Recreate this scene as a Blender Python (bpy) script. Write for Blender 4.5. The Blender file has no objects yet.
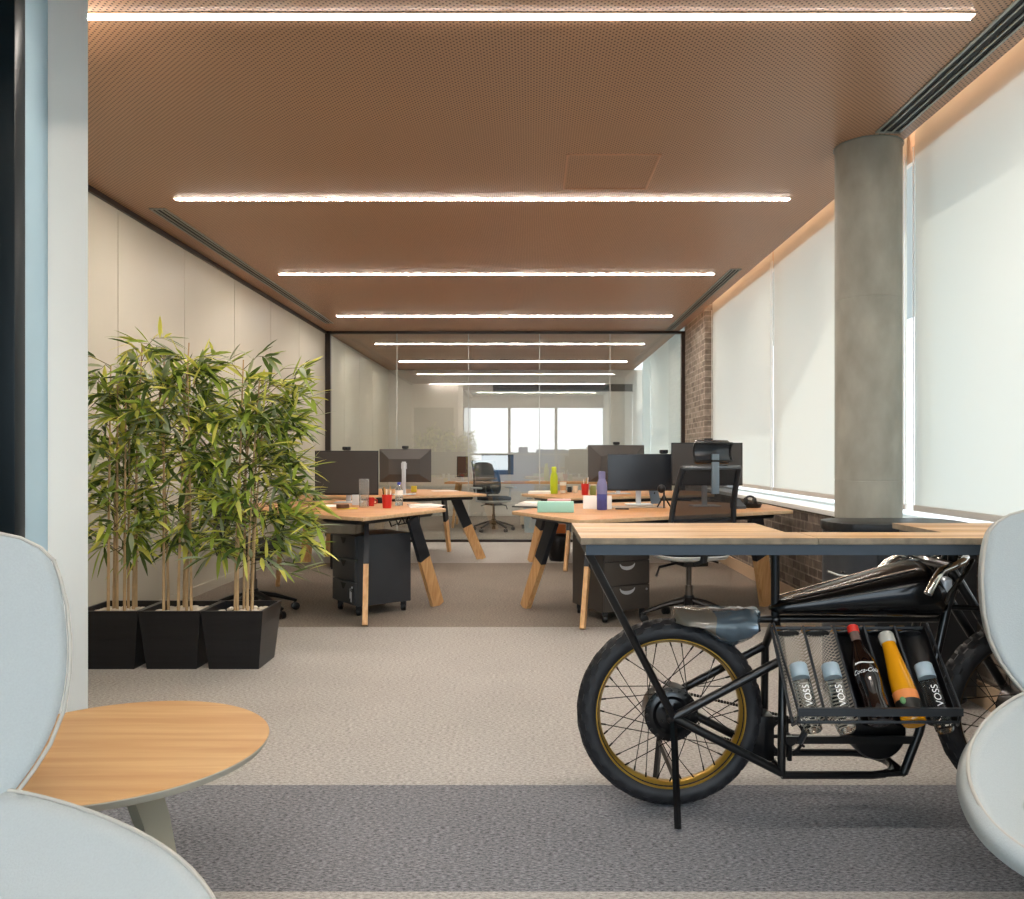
import bpy, bmesh, math, random
from mathutils import Vector, Matrix
random.seed(7)
R = math.radians
SC = bpy.context.scene
COL = SC.collection
F, CX, CY, CAMZ = 820.0, 531.0, 457.0, 1.15

def at(u, v, z):
    """Point at height z seen at pixel (u, v)."""
    y = (CAMZ - z) * F / (v - CY)
    return Vector(((u - CX) * y / F, y, z))

# ------------------------------------------------------------------ materials
def new_mat(name):
    m = bpy.data.materials.new(name); m.use_nodes = True
    nt = m.node_tree
    return m, nt, nt.nodes['Principled BSDF']

def lin(c):
    if isinstance(c, str):
        c = [int(c[i:i + 2], 16) / 255 for i in (0, 2, 4)]
        c = [x / 12.92 if x <= .04045 else ((x + .055) / 1.055) ** 2.4 for x in c]
    return (c[0], c[1], c[2], 1)

def mat(name, col, rough=.5, metal=0, spec=.5, var=0, scale=20, bump=0, trans=0, ior=1.45, coat=0, alpha=1, stretch=(1, 1, 1), coords='Object'):
    m, nt, b = new_mat(name)
    c = lin(col)
    b.inputs['Base Color'].default_value = c
    b.inputs['Roughness'].default_value = rough
    b.inputs['Metallic'].default_value = metal
    b.inputs['Specular IOR Level'].default_value = spec
    b.inputs['Transmission Weight'].default_value = trans
    b.inputs['IOR'].default_value = ior
    b.inputs['Coat Weight'].default_value = coat
    b.inputs['Alpha'].default_value = alpha
    if var or bump:
        tc = nt.nodes.new('ShaderNodeTexCoord'); mp = nt.nodes.new('ShaderNodeMapping')
        mp.inputs['Scale'].default_value = stretch
        nz = nt.nodes.new('ShaderNodeTexNoise'); nz.inputs['Scale'].default_value = scale
        nz.inputs['Detail'].default_value = 4
        nt.links.new(tc.outputs[coords], mp.inputs[0]); nt.links.new(mp.outputs[0], nz.inputs['Vector'])
        if var:
            rp = nt.nodes.new('ShaderNodeValToRGB')
            rp.color_ramp.elements[0].position = .3; rp.color_ramp.elements[1].position = .7
            rp.color_ramp.elements[0].color = (c[0] * (1 - var), c[1] * (1 - var), c[2] * (1 - var), 1)
            rp.color_ramp.elements[1].color = (min(1, c[0] * (1 + var)), min(1, c[1] * (1 + var)), min(1, c[2] * (1 + var)), 1)
            nt.links.new(nz.outputs['Fac'], rp.inputs[0]); nt.links.new(rp.outputs[0], b.inputs['Base Color'])
        if bump:
            bp = nt.nodes.new('ShaderNodeBump'); bp.inputs['Strength'].default_value = bump; bp.inputs['Distance'].default_value = .01
            nt.links.new(nz.outputs['Fac'], bp.inputs['Height']); nt.links.new(bp.outputs[0], b.inputs['Normal'])
    return m

def emit(name, col, s):
    m = bpy.data.materials.new(name); m.use_nodes = True
    nt = m.node_tree; nt.nodes.clear()
    e = nt.nodes.new('ShaderNodeEmission'); o = nt.nodes.new('ShaderNodeOutputMaterial')
    e.inputs[0].default_value = lin(col); e.inputs[1].default_value = s
    nt.links.new(e.outputs[0], o.inputs[0])
    return m

def wood(name, c1, c2, scale=3.0, axis=0, rough=.45):
    m, nt, b = new_mat(name)
    tc = nt.nodes.new('ShaderNodeTexCoord'); mp = nt.nodes.new('ShaderNodeMapping')
    s = [14, 14, 14]; s[axis] = 1.0
    mp.inputs['Scale'].default_value = s
    nz = nt.nodes.new('ShaderNodeTexNoise'); nz.inputs['Scale'].default_value = scale; nz.inputs['Detail'].default_value = 6; nz.inputs['Distortion'].default_value = .6
    rp = nt.nodes.new('ShaderNodeValToRGB')
    rp.color_ramp.elements[0].position = .35; rp.color_ramp.elements[0].color = lin(c1)
    rp.color_ramp.elements[1].position = .68; rp.color_ramp.elements[1].color = lin(c2)
    nt.links.new(tc.outputs['Object'], mp.inputs[0]); nt.links.new(mp.outputs[0], nz.inputs['Vector'])
    nt.links.new(nz.outputs['Fac'], rp.inputs[0]); nt.links.new(rp.outputs[0], b.inputs['Base Color'])
    b.inputs['Roughness'].default_value = rough
    return m

def carpet(name, c1, c2):
    m, nt, b = new_mat(name)
    tc = nt.nodes.new('ShaderNodeTexCoord')
    mp = nt.nodes.new('ShaderNodeMapping'); mp.inputs['Scale'].default_value = (1, 2.6, 1)
    n1 = nt.nodes.new('ShaderNodeTexNoise'); n1.inputs['Scale'].default_value = 64; n1.inputs['Detail'].default_value = 3; n1.inputs['Roughness'].default_value = .8
    n2 = nt.nodes.new('ShaderNodeTexNoise'); n2.inputs['Scale'].default_value = 2.2; n2.inputs['Detail'].default_value = 2
    ad = nt.nodes.new('ShaderNodeMath'); ad.operation = 'MULTIPLY_ADD'; ad.inputs[1].default_value = .06
    rp = nt.nodes.new('ShaderNodeValToRGB')
    rp.color_ramp.elements[0].position = .36; rp.color_ramp.elements[0].color = lin(c1)
    rp.color_ramp.elements[1].position = .70; rp.color_ramp.elements[1].color = lin(c2)
    nt.links.new(tc.outputs['Object'], mp.inputs[0]); nt.links.new(mp.outputs[0], n1.inputs['Vector'])
    nt.links.new(tc.outputs['Object'], n2.inputs['Vector'])
    nt.links.new(n2.outputs['Fac'], ad.inputs[0]); nt.links.new(n1.outputs['Fac'], ad.inputs[2])
    nt.links.new(ad.outputs[0], rp.inputs[0]); nt.links.new(rp.outputs[0], b.inputs['Base Color'])
    b.inputs['Roughness'].default_value = .95; b.inputs['Specular IOR Level'].default_value = .1
    bp = nt.nodes.new('ShaderNodeBump'); bp.inputs['Strength'].default_value = .15; bp.inputs['Distance'].default_value = .004
    nt.links.new(n1.outputs['Fac'], bp.inputs['Height']); nt.links.new(bp.outputs[0], b.inputs['Normal'])
    return m

def perforated(name, base, hole, pitch=.0125, r=.31):
    """Sheet metal with staggered round holes (position based, in metres)."""
    m, nt, b = new_mat(name)
    N, L = nt.nodes.new, nt.links.new
    tc = N('ShaderNodeTexCoord'); sp = N('ShaderNodeSeparateXYZ'); L(tc.outputs['Object'], sp.inputs[0])
    def mth(op, a, bb=None):
        n = N('ShaderNodeMath'); n.operation = op
        for i, x in enumerate((a, bb)):
            if x is None: continue
            if isinstance(x, (int, float)): n.inputs[i].default_value = x
            else: L(x, n.inputs[i])
        return n.outputs[0]
    def dots(ox, oy):
        fx = mth('SUBTRACT', mth('FRACT', mth('ADD', mth('DIVIDE', sp.outputs[0], pitch * 2), ox + 100)), .5)
        fy = mth('SUBTRACT', mth('FRACT', mth('ADD', mth('DIVIDE', sp.outputs[1], pitch * 2), oy + 100)), .5)
        return mth('LESS_THAN', mth('ADD', mth('MULTIPLY', fx, fx), mth('MULTIPLY', fy, fy)), (r / 2) ** 2)
    d = mth('MAXIMUM', dots(0, 0), dots(.5, .5))
    mx = N('ShaderNodeMix'); mx.data_type = 'RGBA'
    L(d, mx.inputs['Factor']); mx.inputs[6].default_value = lin(base); mx.inputs[7].default_value = lin(hole)
    L(mx.outputs[2], b.inputs['Base Color'])
    b.inputs['Roughness'].default_value = .42
    b.inputs['Specular IOR Level'].default_value = .45
    return m

def brick(name, c1='a3988b', c2='6e655d', mo='b5ada2'):
    m, nt, b = new_mat(name)
    N, L = nt.nodes.new, nt.links.new
    tc = N('ShaderNodeTexCoord'); sp = N('ShaderNodeSeparateXYZ'); cb = N('ShaderNodeCombineXYZ')
    ad = N('ShaderNodeMath'); ad.operation = 'ADD'
    L(tc.outputs['Object'], sp.inputs[0]); L(sp.outputs[0], ad.inputs[0]); L(sp.outputs[1], ad.inputs[1])
    L(ad.outputs[0], cb.inputs[0]); L(sp.outputs[2], cb.inputs[1])
    br = N('ShaderNodeTexBrick'); L(cb.outputs[0], br.inputs['Vector'])
    br.inputs['Color1'].default_value = lin(c1); br.inputs['Color2'].default_value = lin(c2); br.inputs['Mortar'].default_value = lin(mo)
    br.inputs['Scale'].default_value = 1; br.inputs['Brick Width'].default_value = .19; br.inputs['Row Height'].default_value = .066; br.inputs['Mortar Size'].default_value = .006
    nz = N('ShaderNodeTexNoise'); nz.inputs['Scale'].default_value = 14; nz.inputs['Detail'].default_value = 6; L(tc.outputs['Object'], nz.inputs['Vector'])
    rp = N('ShaderNodeValToRGB'); rp.color_ramp.elements[0].position = .3; rp.color_ramp.elements[1].position = .7
    rp.color_ramp.elements[0].color = (.35, .33, .32, 1); rp.color_ramp.elements[1].color = (1.0, .96, .92, 1); L(nz.outputs['Fac'], rp.inputs[0])
    mx = N('ShaderNodeMix'); mx.data_type = 'RGBA'; mx.blend_type = 'MULTIPLY'; mx.inputs['Factor'].default_value = .8
    L(br.outputs['Color'], mx.inputs[6]); L(rp.outputs[0], mx.inputs[7]); L(mx.outputs[2], b.inputs['Base Color'])
    bp = N('ShaderNodeBump'); bp.inputs['Strength'].default_value = .6; bp.inputs['Distance'].default_value = .012; bp.invert = True
    L(br.outputs['Fac'], bp.inputs['Height']); L(bp.outputs[0], b.inputs['Normal'])
    b.inputs['Roughness'].default_value = .9
    return m

def blind_mat(name):
    m = bpy.data.materials.new(name); m.use_nodes = True
    nt = m.node_tree; nt.nodes.clear(); N, L = nt.nodes.new, nt.links.new
    d = N('ShaderNodeBsdfDiffuse'); t = N('ShaderNodeBsdfTranslucent'); mx = N('ShaderNodeMixShader'); o = N('ShaderNodeOutputMaterial')
    d.inputs[0].default_value = lin('d8d5cd'); t.inputs[0].default_value = lin('eef1ee'); mx.inputs[0].default_value = .5
    L(d.outputs[0], mx.inputs[1]); L(t.outputs[0], mx.inputs[2]); L(mx.outputs[0], o.inputs[0])
    tc = N('ShaderNodeTexCoord'); wv = N('ShaderNodeTexNoise'); mp = N('ShaderNodeMapping'); mp.inputs['Scale'].default_value = (1, 60, 8)
    wv.inputs['Scale'].default_value = 4; L(tc.outputs['Object'], mp.inputs[0]); L(mp.outputs[0], wv.inputs['Vector'])
    bp = N('ShaderNodeBump'); bp.inputs['Strength'].default_value = .06; L(wv.outputs['Fac'], bp.inputs['Height']); L(bp.outputs[0], d.inputs['Normal'])
    return m

def pane_mat(name, tint, refl, rough=0.0):
    m = bpy.data.materials.new(name); m.use_nodes = True
    nt = m.node_tree; nt.nodes.clear(); N, L = nt.nodes.new, nt.links.new
    t = N('ShaderNodeBsdfTransparent'); g = N('ShaderNodeBsdfGlossy'); mx = N('ShaderNodeMixShader'); o = N('ShaderNodeOutputMaterial')
    t.inputs[0].default_value = lin(tint); g.inputs[0].default_value = (.95, .97, .97, 1); g.inputs['Roughness'].default_value = rough
    mx.inputs[0].default_value = refl
    L(t.outputs[0], mx.inputs[1]); L(g.outputs[0], mx.inputs[2]); L(mx.outputs[0], o.inputs[0])
    return m

def mesh_fabric(name, col, alpha, pitch=None):
    """Open weave: a grid of small holes when pitch is given, else an even see-through net."""
    m, nt, b = new_mat(name)
    b.inputs['Base Color'].default_value = lin(col); b.inputs['Roughness'].default_value = .6
    if pitch is None:
        b.inputs['Alpha'].default_value = alpha; return m
    N, L = nt.nodes.new, nt.links.new
    tc = N('ShaderNodeTexCoord'); vo = N('ShaderNodeTexVoronoi'); vo.inputs['Scale'].default_value = 1 / pitch; vo.inputs['Randomness'].default_value = 0
    mp = N('ShaderNodeMapping'); mp.inputs['Rotation'].default_value = (.0, .0, R(45))
    ct = N('ShaderNodeMath'); ct.operation = 'GREATER_THAN'; ct.inputs[1].default_value = alpha
    L(tc.outputs['UV'], mp.inputs[0]); L(mp.outputs[0], vo.inputs['Vector']); L(vo.outputs['Distance'], ct.inputs[0]); L(ct.outputs[0], b.inputs['Alpha'])
    return m

M = {}
M['carpet_light'] = carpet('carpet_light', '7c7975', 'c6c2bd')
M['carpet_dark'] = carpet('carpet_dark', '3a3b3f', '9c9da2')
M['carpet_mid'] = carpet('carpet_mid', '59524c', 'a0968b')
M['ceiling'] = perforated('ceiling_metal', 'b08a6e', '3f291e', .0132, .34)
M['soffit'] = mat('soffit', '94705a', .5)
M['slot'] = mat('slot_warm_light_tint', 'e0cbb8', .5)  # peach of the warm light in the slot is put into this colour
M['ceil_white'] = mat('ceiling_white', 'e4e2de', .8)
M['panel'] = mat('wall_panel', 'bdb8a9', .45, var=.03, scale=1.2)
M['joint'] = mat('wall_joint', 'dcd5c8', .5)
M['dark_trim'] = mat('dark_trim', '2a211d', .4)
M['white_wall'] = mat('white_wall', 'faf5ec', .6)
M['brick'] = brick('brick', '978a7e', '655a52', 'a3988c')
M['brick_pale'] = brick('brick_pale', 'b5aca2', '8d857d', 'c4beb5')
M['blind'] = blind_mat('blind_fabric')
M['alu'] = mat('aluminium', 'b9bcbd', .35, .8)
M['white_metal'] = mat('white_metal', 'e8ebec', .4)
M['sill'] = mat('sill_white', 'eef0ee', .4)
M['concrete'] = mat('concrete', '918f85', .75, var=.17, scale=8, bump=.35, stretch=(1, 1, .55))
M['strip'] = emit('strip_light', 'fff3e6', 50)
M['slotfill'] = emit('slot_fill', 'ffd9b8', 4)
M['glass_wall'] = pane_mat('partition_glass', 'e4eae8', .16)
M['joint_glass'] = mat('glass_joint', 'cfd3cf', .3, alpha=.6)
M['dark_glass'] = mat('dark_window_glass', '3d6670', .12, spec=.6)
M['base_wood'] = mat('base_wood', 'c9ae90', .5)
M['vent_frame'] = mat('vent_frame', '9a9d98', .4, .3)
M['vent_dark'] = mat('vent_dark', '141518', .6)
M['black_planter'] = mat('planter_black', '17171a', .33, var=.35, scale=3, stretch=(1, 1, 14))
M['soil'] = mat('soil', '2a221c', .95)
M['pebble'] = mat('pebble', 'd9d0c4', .7, var=.12, scale=12)
M['cane'] = mat('bamboo_cane', 'c0a279', .5, var=.2, scale=9)
M['twig'] = mat('bamboo_twig', '66603a', .6)
def leafy(name, col):
    m, nt, b = new_mat(name); b.inputs['Base Color'].default_value = lin(col); b.inputs['Roughness'].default_value = .4
    t = nt.nodes.new('ShaderNodeBsdfTranslucent'); mx = nt.nodes.new('ShaderNodeMixShader'); c = lin(col)
    t.inputs[0].default_value = (min(1, c[0] * 1.5), min(1, c[1] * 1.4), c[2], 1); mx.inputs[0].default_value = .3
    o = nt.nodes['Material Output']
    nt.links.new(b.outputs[0], mx.inputs[1]); nt.links.new(t.outputs[0], mx.inputs[2]); nt.links.new(mx.outputs[0], o.inputs[0])
    return m
for k_, n_, c_ in (('leaf1', 'leaf_dark', '4c632f'), ('leaf2', 'leaf_green', '93aa48'), ('leaf3', 'leaf_yellow', 'd3d46c'), ('leaf4', 'leaf_grey', '9dab90')): M[k_] = leafy(n_, c_)
M['desk'] = wood('desk_oak', 'aa7137', 'cc955a', 2.0, 0, .45)
M['desk_edge'] = wood('desk_edge', 'c4a179', 'd2b48e', 3, 0, .5)
M['leg_wood'] = wood('leg_oak', 'cb9862', 'e2b883', 3, 2, .45)
M['dark_steel'] = mat('dark_steel', '2b2f35', .42, .3)
M['ped'] = mat('pedestal', '3b3e43', .42, .2, var=.04, scale=300)
M['ped_brown'] = mat('pedestal_front', '4b4642', .4, .2)
M['ped_cream'] = mat('pedestal_cream', 'd8ccb8', .5)
M['pull_silver'] = mat('pull_silver', 'cdd2d8', .35, .5)
M['black_plastic'] = mat('black_plastic', '141416', .4)
M['grey_plastic'] = mat('grey_plastic', '3d4044', .45)
M['monitor_back'] = mat('monitor_back', '4a4745', .45)
M['monitor_black'] = mat('monitor_black', '1b1c1f', .35)
M['screen'] = mat('screen', '24282e', .22, spec=.6)
M['screen_matte'] = mat('screen_matte', '3e3c3b', .42)
M['chair_mesh'] = mesh_fabric('chair_mesh', '191b20', .84)
M['chair_frame'] = mat('chair_frame', '24272c', .3, .1)
M['chair_seat'] = mat('chair_seat', '17181b', .85)
M['chair_white'] = mat('chair_white', 'd3d4d2', .4)
M['headrest'] = mat('headrest', '2c3238', .22, spec=.7)
M['chrome'] = mat('chrome', 'd6d2cb', .12, 1)
M['fabric'] = mat('lounge_fabric', 'a8aeaf', .85, spec=.2, var=.03, scale=260, bump=.12)
M['piping'] = mat('lounge_piping', 'aeaaa2', .8)
M['lounge_leg'] = mat('lounge_leg', '8f8b82', .5)
M['ct_top'] = wood('coffee_table_oak', 'b48755', 'c8a06e', 1.6, 0, .5)
M['ct_edge'] = mat('coffee_table_edge', 'aaa698', .5)
M['ct_leg'] = mat('coffee_table_leg', 'aba594', .55)
M['plank'] = wood('plank_oak', '9c7549', 'd4ae7c', 2.4, 0, .42)
M['plank_edge'] = mat('plank_edge', '7c705f', .7, var=.25, scale=30)
M['frame_steel'] = mat('bar_steel', '3a434c', .5, .3)
M['bike_black'] = mat('bike_black', '0d0d0f', .28, .2, coat=.3)
M['tank'] = mat('tank_black', '060607', .22, 0, spec=.35, coat=.25)
M['tyre'] = mat('tyre_rubber', '1d1d20', .55)
M['gold_rim'] = mat('gold_rim', 'a98733', .3, .7)
M['spoke'] = mat('spoke', '2b2a28', .35, .7)
M['rack_sheet'] = mat('rack_sheet', '0c0c0e', .35, .3)
M['rack_mesh'] = mesh_fabric('rack_mesh', '8d8478', .36, .0075)
M['saddle'] = mat('saddle_film', '5d6b76', .12, .35, coat=.8)
M['saddle2'] = mat('saddle_film_brown', '6b655c', .25, .1, coat=.6)
M['glass'] = mat('bottle_glass', 'f4f8f8', .02, trans=1, ior=1.3)
M['cap_grey'] = mat('cap_grey', '9fb0ba', .4)
M['ink_white'] = mat('ink_white', 'f2f2f0', .5)
M['ink_grey'] = mat('ink_grey', 'c6cfd4', .4)
M['cola'] = mat('cola', '160a08', .06, coat=1)
M['red'] = mat('red_plastic', 'c3281e', .4)
M['juice'] = mat('juice', 'd8920f', .12, coat=1)
M['cap_clear'] = mat('cap_clear', 'b9b7ad', .3)
M['label_orange'] = mat('label_orange', 'e58a4c', .45)
M['label_black'] = mat('label_black', '1a1713', .45)
M['label_green'] = mat('label_green', '5f8a58', .5)
M['amber'] = mat('amber_slat', 'c98b23', .5)
M['teal'] = mat('teal_card', 'a2dacd', .5)
M['teal_dark'] = mat('teal_card_end', '6fae9f', .5)
M['pink'] = mat('pink_paper', 'e3b8b8', .6)
M['paper'] = mat('paper', 'ece7e0', .7)
M['paper_dark'] = mat('paper_dark', '55524e', .6)
M['blue_bottle'] = mat('blue_bottle', '4e5596', .25, var=.2, scale=20)
M['blue_clear'] = mat('blue_bottle_top', '7a7aa4', .25)
M['lime'] = mat('lime_bottle', 'b5c925', .3)
M['lime_cap'] = mat('lime_cap', 'c2cf3f', .4)
M['water'] = mat('water_bottle', 'e6eef0', .08, trans=.85, ior=1.2)
M['blue_cap'] = mat('blue_cap', '3f4fb0', .4)
M['yellow'] = mat('yellow_paper', 'd9c23e', .6)
M['brown'] = mat('brown_card', '5a3a26', .6)
M['carton'] = mat('carton', 'c7a27c', .7)
M['tray_grey'] = mat('tray_grey', '8e8475', .6, var=.2, scale=12)
M['bag'] = mat('bin_bag', '0f0f12', .3, bump=.8, scale=26)
M['orange'] = mat('orange_carton', 'd4722b', .5)
M['cream'] = mat('cream_cup', 'dccbb2', .5)
M['pen_b'] = mat('pen_wood', 'c79c58', .5)
M['olive'] = mat('olive_glass', '8a8f4a', .3)
M['blue_tablet'] = mat('tablet_blue', '6f8296', .3)
M['mat_grey'] = mat('desk_mat', '9b8f83', .6)
M['bin_blue'] = mat('bin_blue', 'aebfca', .5)
M['beyond_wall'] = mat('beyond_wall', 'c3beb6', .8)
M['ext'] = mat('city_haze_blue', '5b7fa2', .9)  # blue of distant haze is put into the building colour
M['ext_slab'] = mat('ext_slab', 'b9b6b0', .9)
M['ext_ground'] = mat('ext_ground', 'b9b9b4', .9)

# ------------------------------------------------------------------ mesh builder
class MB:
    def __init__(s):
        s.bm = bmesh.new(); s.mi = 0; s.uv = None
    def _new(s, n0):
        s.bm.faces.ensure_lookup_table()
        for f in s.bm.faces[n0:]: f.material_index = s.mi
    def add(s, verts, faces):
        n0 = len(s.bm.faces)
        vs = [s.bm.verts.new(v) for v in verts]
        for f in faces:
            try: s.bm.faces.new([vs[i] for i in f])
            except ValueError: pass
        s._new(n0); return vs
    def box(s, x0, x1, y0, y1, z0, z1, mtx=None, bev=0):
        b = bmesh.new()
        bmesh.ops.create_cube(b, size=1)
        for v in b.verts:
            v.co = Vector(((x0 + x1) / 2 + v.co.x * (x1 - x0), (y0 + y1) / 2 + v.co.y * (y1 - y0), (z0 + z1) / 2 + v.co.z * (z1 - z0)))
        if bev:
            bmesh.ops.bevel(b, geom=b.edges[:], offset=bev, segments=2, affect='EDGES', profile=.6)
        return s._merge(b, mtx)
    def _merge(s, b, mtx=None):
        b.verts.index_update()
        vv = [(mtx @ v.co if mtx else v.co.copy()) for v in b.verts]
        ff = [[v.index for v in f.verts] for f in b.faces]
        b.free(); s.add(vv, ff); return s
    def prism(s, poly, z0, z1, mtx=None, bev=0):
        b = bmesh.new()
        lo = [b.verts.new((p[0], p[1], z0)) for p in poly]; hi = [b.verts.new((p[0], p[1], z1)) for p in poly]
        n = len(poly)
        b.faces.new(lo[::-1]); b.faces.new(hi)
        for i in range(n): b.faces.new((lo[i], lo[(i + 1) % n], hi[(i + 1) % n], hi[i]))
        bmesh.ops.recalc_face_normals(b, faces=b.faces[:])
        if bev: bmesh.ops.bevel(b, geom=b.edges[:], offset=bev, segments=2, affect='EDGES', profile=.6)
        return s._merge(b, mtx)
    def tube(s, pts, r, seg=10, closed=False, caps=True, flat=1.0):
        pts = [Vector(p) for p in pts]; n = len(pts)
        rs = r if isinstance(r, (list, tuple)) else [r] * n
        tang = []
        for i in range(n):
            a = pts[(i - 1) % n] if (closed or i > 0) else pts[i]
            b = pts[(i + 1) % n] if (closed or i < n - 1) else pts[i]
            tang.append((b - a).normalized())
        t0 = tang[0]
        up = Vector((0, 0, 1)) if abs(t0.z) < .9 else Vector((1, 0, 0))
        nrm = (up - t0 * up.dot(t0)).normalized()
        V = []
        for i in range(n):
            t = tang[i]
            nrm = (nrm - t * nrm.dot(t))
            nrm = nrm.normalized() if nrm.length > 1e-6 else t.orthogonal().normalized()
            bn = t.cross(nrm)
            for k in range(seg):
                a = 2 * math.pi * k / seg
                V.append(pts[i] + (nrm * math.cos(a) * flat + bn * math.sin(a)) * rs[i])
        Fc = []
        for i in range(n if closed else n - 1):
            j = (i + 1) % n
            for k in range(seg):
                k2 = (k + 1) % seg
                Fc.append((i * seg + k, i * seg + k2, j * seg + k2, j * seg + k))
        if not closed and caps:
            Fc.append(tuple(range(seg))[::-1]); Fc.append(tuple((n - 1) * seg + k for k in range(seg)))
        s.add(V, Fc); return s
    def lathe(s, prof, seg=24, mtx=None, capb=True, capt=True):
        V = []; Fc = []
        n = len(prof)
        for (r, z) in prof:
            for k in range(seg):
                a = 2 * math.pi * k / seg
                p = Vector((r * math.cos(a), r * math.sin(a), z)); V.append(mtx @ p if mtx else p)
        for i in range(n - 1):
            for k in range(seg):
                k2 = (k + 1) % seg
                Fc.append((i * seg + k, i * seg + k2, (i + 1) * seg + k2, (i + 1) * seg + k))
        if capb: Fc.append(tuple(range(seg))[::-1])
        if capt: Fc.append(tuple((n - 1) * seg + k for k in range(seg)))
        s.add(V, Fc); return s
    def ring(s, prof, seg, mtx=None):
        """closed profile [(r,z)] swept about z"""
        V = []; Fc = []; n = len(prof)
        for k in range(seg):
            a = 2 * math.pi * k / seg
            for (r, z) in prof:
                p = Vector((r * math.cos(a), r * math.sin(a), z)); V.append(mtx @ p if mtx else p)
        for k in range(seg):
            k2 = (k + 1) % seg
            for i in range(n):
                j = (i + 1) % n
                Fc.append((k * n + i, k2 * n + i, k2 * n + j, k * n + j))
        s.add(V, Fc); return s
    def ball(s, c, rx, ry=None, rz=None, seg=16, rings=10, mtx=None):
        ry = ry or rx; rz = rz or rx
        prof = []
        V = [Vector((0, 0, -rz))]; Fc = []
        for i in range(1, rings):
            a = -math.pi / 2 + math.pi * i / rings
            for k in range(seg):
                b = 2 * math.pi * k / seg
                V.append(Vector((rx * math.cos(a) * math.cos(b), ry * math.cos(a) * math.sin(b), rz * math.sin(a))))
        V.append(Vector((0, 0, rz)))
        for k in range(seg):
            k2 = (k + 1) % seg
            Fc.append((0, 1 + k2, 1 + k))
            for i in range(rings - 2):
                Fc.append((1 + i * seg + k, 1 + i * seg + k2, 1 + (i + 1) * seg + k2, 1 + (i + 1) * seg + k))
            Fc.append((1 + (rings - 2) * seg + k, 1 + (rings - 2) * seg + k2, len(V) - 1))
        c = Vector(c)
        V = [(mtx @ (v + c)) if mtx else v + c for v in V]
        s.add(V, Fc); return s
    def grid(s, fn, nu, nv, uvf=None):
        V = [Vector(fn(i / nu, j / nv)) for j in range(nv + 1) for i in range(nu + 1)]
        Fc = [(j * (nu + 1) + i, j * (nu + 1) + i + 1, (j + 1) * (nu + 1) + i + 1, (j + 1) * (nu + 1) + i) for j in range(nv) for i in range(nu)]
        s.add(V, Fc); return s
    def loft(s, rings, caps=True):
        n = len(rings[0]); V = [Vector(p) for r in rings for p in r]; Fc = []
        for i in range(len(rings) - 1):
            for k in range(n):
                k2 = (k + 1) % n
                Fc.append((i * n + k, i * n + k2, (i + 1) * n + k2, (i + 1) * n + k))
        if caps:
            Fc.append(tuple(range(n))[::-1]); Fc.append(tuple((len(rings) - 1) * n + k for k in range(n)))
        s.add(V, Fc); return s
    def build(s, name, mats, parent=None, world=False, sharp=35, solid=0, subsurf=0, recalc=True, offset=-1):
        if recalc: bmesh.ops.recalc_face_normals(s.bm, faces=s.bm.faces[:])
        me = bpy.data.meshes.new(name); s.bm.to_mesh(me); s.bm.free()
        for m in (mats if isinstance(mats, (list, tuple)) else [mats]): me.materials.append(m)
        me.polygons.foreach_set('use_smooth', [True] * len(me.polygons))
        if sharp is not None: me.set_sharp_from_angle(angle=R(sharp))
        o = bpy.data.objects.new(name, me); COL.objects.link(o)
        if parent is not None:
            o.parent = parent
            if world: o.matrix_parent_inverse = wm(parent).inverted()
        if subsurf:
            md = o.modifiers.new('sub', 'SUBSURF'); md.levels = subsurf; md.render_levels = subsurf
        if solid:
            md = o.modifiers.new('solid', 'SOLIDIFY'); md.thickness = solid; md.offset = offset
        return o

def wm(o):
    m = Matrix.Translation(o.location) @ o.rotation_euler.to_matrix().to_4x4()
    if o.parent is not None: m = wm(o.parent) @ o.matrix_parent_inverse @ m
    return m

def thing(name, label, cat, loc=(0, 0, 0), rz=0, group=None):
    o = bpy.data.objects.new(name, None); COL.objects.link(o); o.empty_display_size = .05
    o.location = loc; o.rotation_euler = (0, 0, rz); o['label'] = label; o['category'] = cat
    if group: o['group'] = group
    return o

def tag(o, label, cat, group=None):
    o['label'] = label; o['category'] = cat
    if group: o['group'] = group
    return o

def struct(o, label=None):
    o['kind'] = 'structure'
    if label: o['label'] = label
    return o

def dup(root, loc, rz=None, label=None, group=None):
    def cp(o, p):
        c = o.copy(); COL.objects.link(c)
        if p is not None: c.parent = p
        for ch in o.children: cp(ch, c)
        return c
    r = cp(root, None); r.location = loc
    if rz is not None: r.rotation_euler = (0, 0, rz)
    if label: r['label'] = label
    if group: r['group'] = group
    return r

def arc(c, r, a0, a1, n, plane='xy'):
    out = []
    for i in range(n + 1):
        a = a0 + (a1 - a0) * i / n
        x, y = r * math.cos(a), r * math.sin(a)
        c = Vector(c)
        out.append(c + (Vector((x, y, 0)) if plane == 'xy' else Vector((x, 0, y)) if plane == 'xz' else Vector((0, x, y))))
    return out

def text_mesh(txt, size, depth_axis=None, shear=0):
    cu = bpy.data.curves.new('lettering', 'FONT'); cu.body = txt; cu.size = size; cu.align_x = 'CENTER'; cu.align_y = 'CENTER'; cu.shear = shear
    ob = bpy.data.objects.new('lettering', cu); COL.objects.link(ob)
    dg = bpy.context.evaluated_depsgraph_get(); dg.update()
    me = bpy.data.meshes.new_from_object(ob.evaluated_get(dg))
    bpy.data.objects.remove(ob); bpy.data.curves.remove(cu)
    bm = bmesh.new(); bm.from_mesh(me); bpy.data.meshes.remove(me)
    return bm

# ================================================================== SETTING
CEIL = 2.85
XL, XR = -2.78, 2.09
YG = 11.1          # glass partition
YB = -2.4          # windows behind the viewer
YE = 16.0          # far end of the room behind the glass

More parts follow.
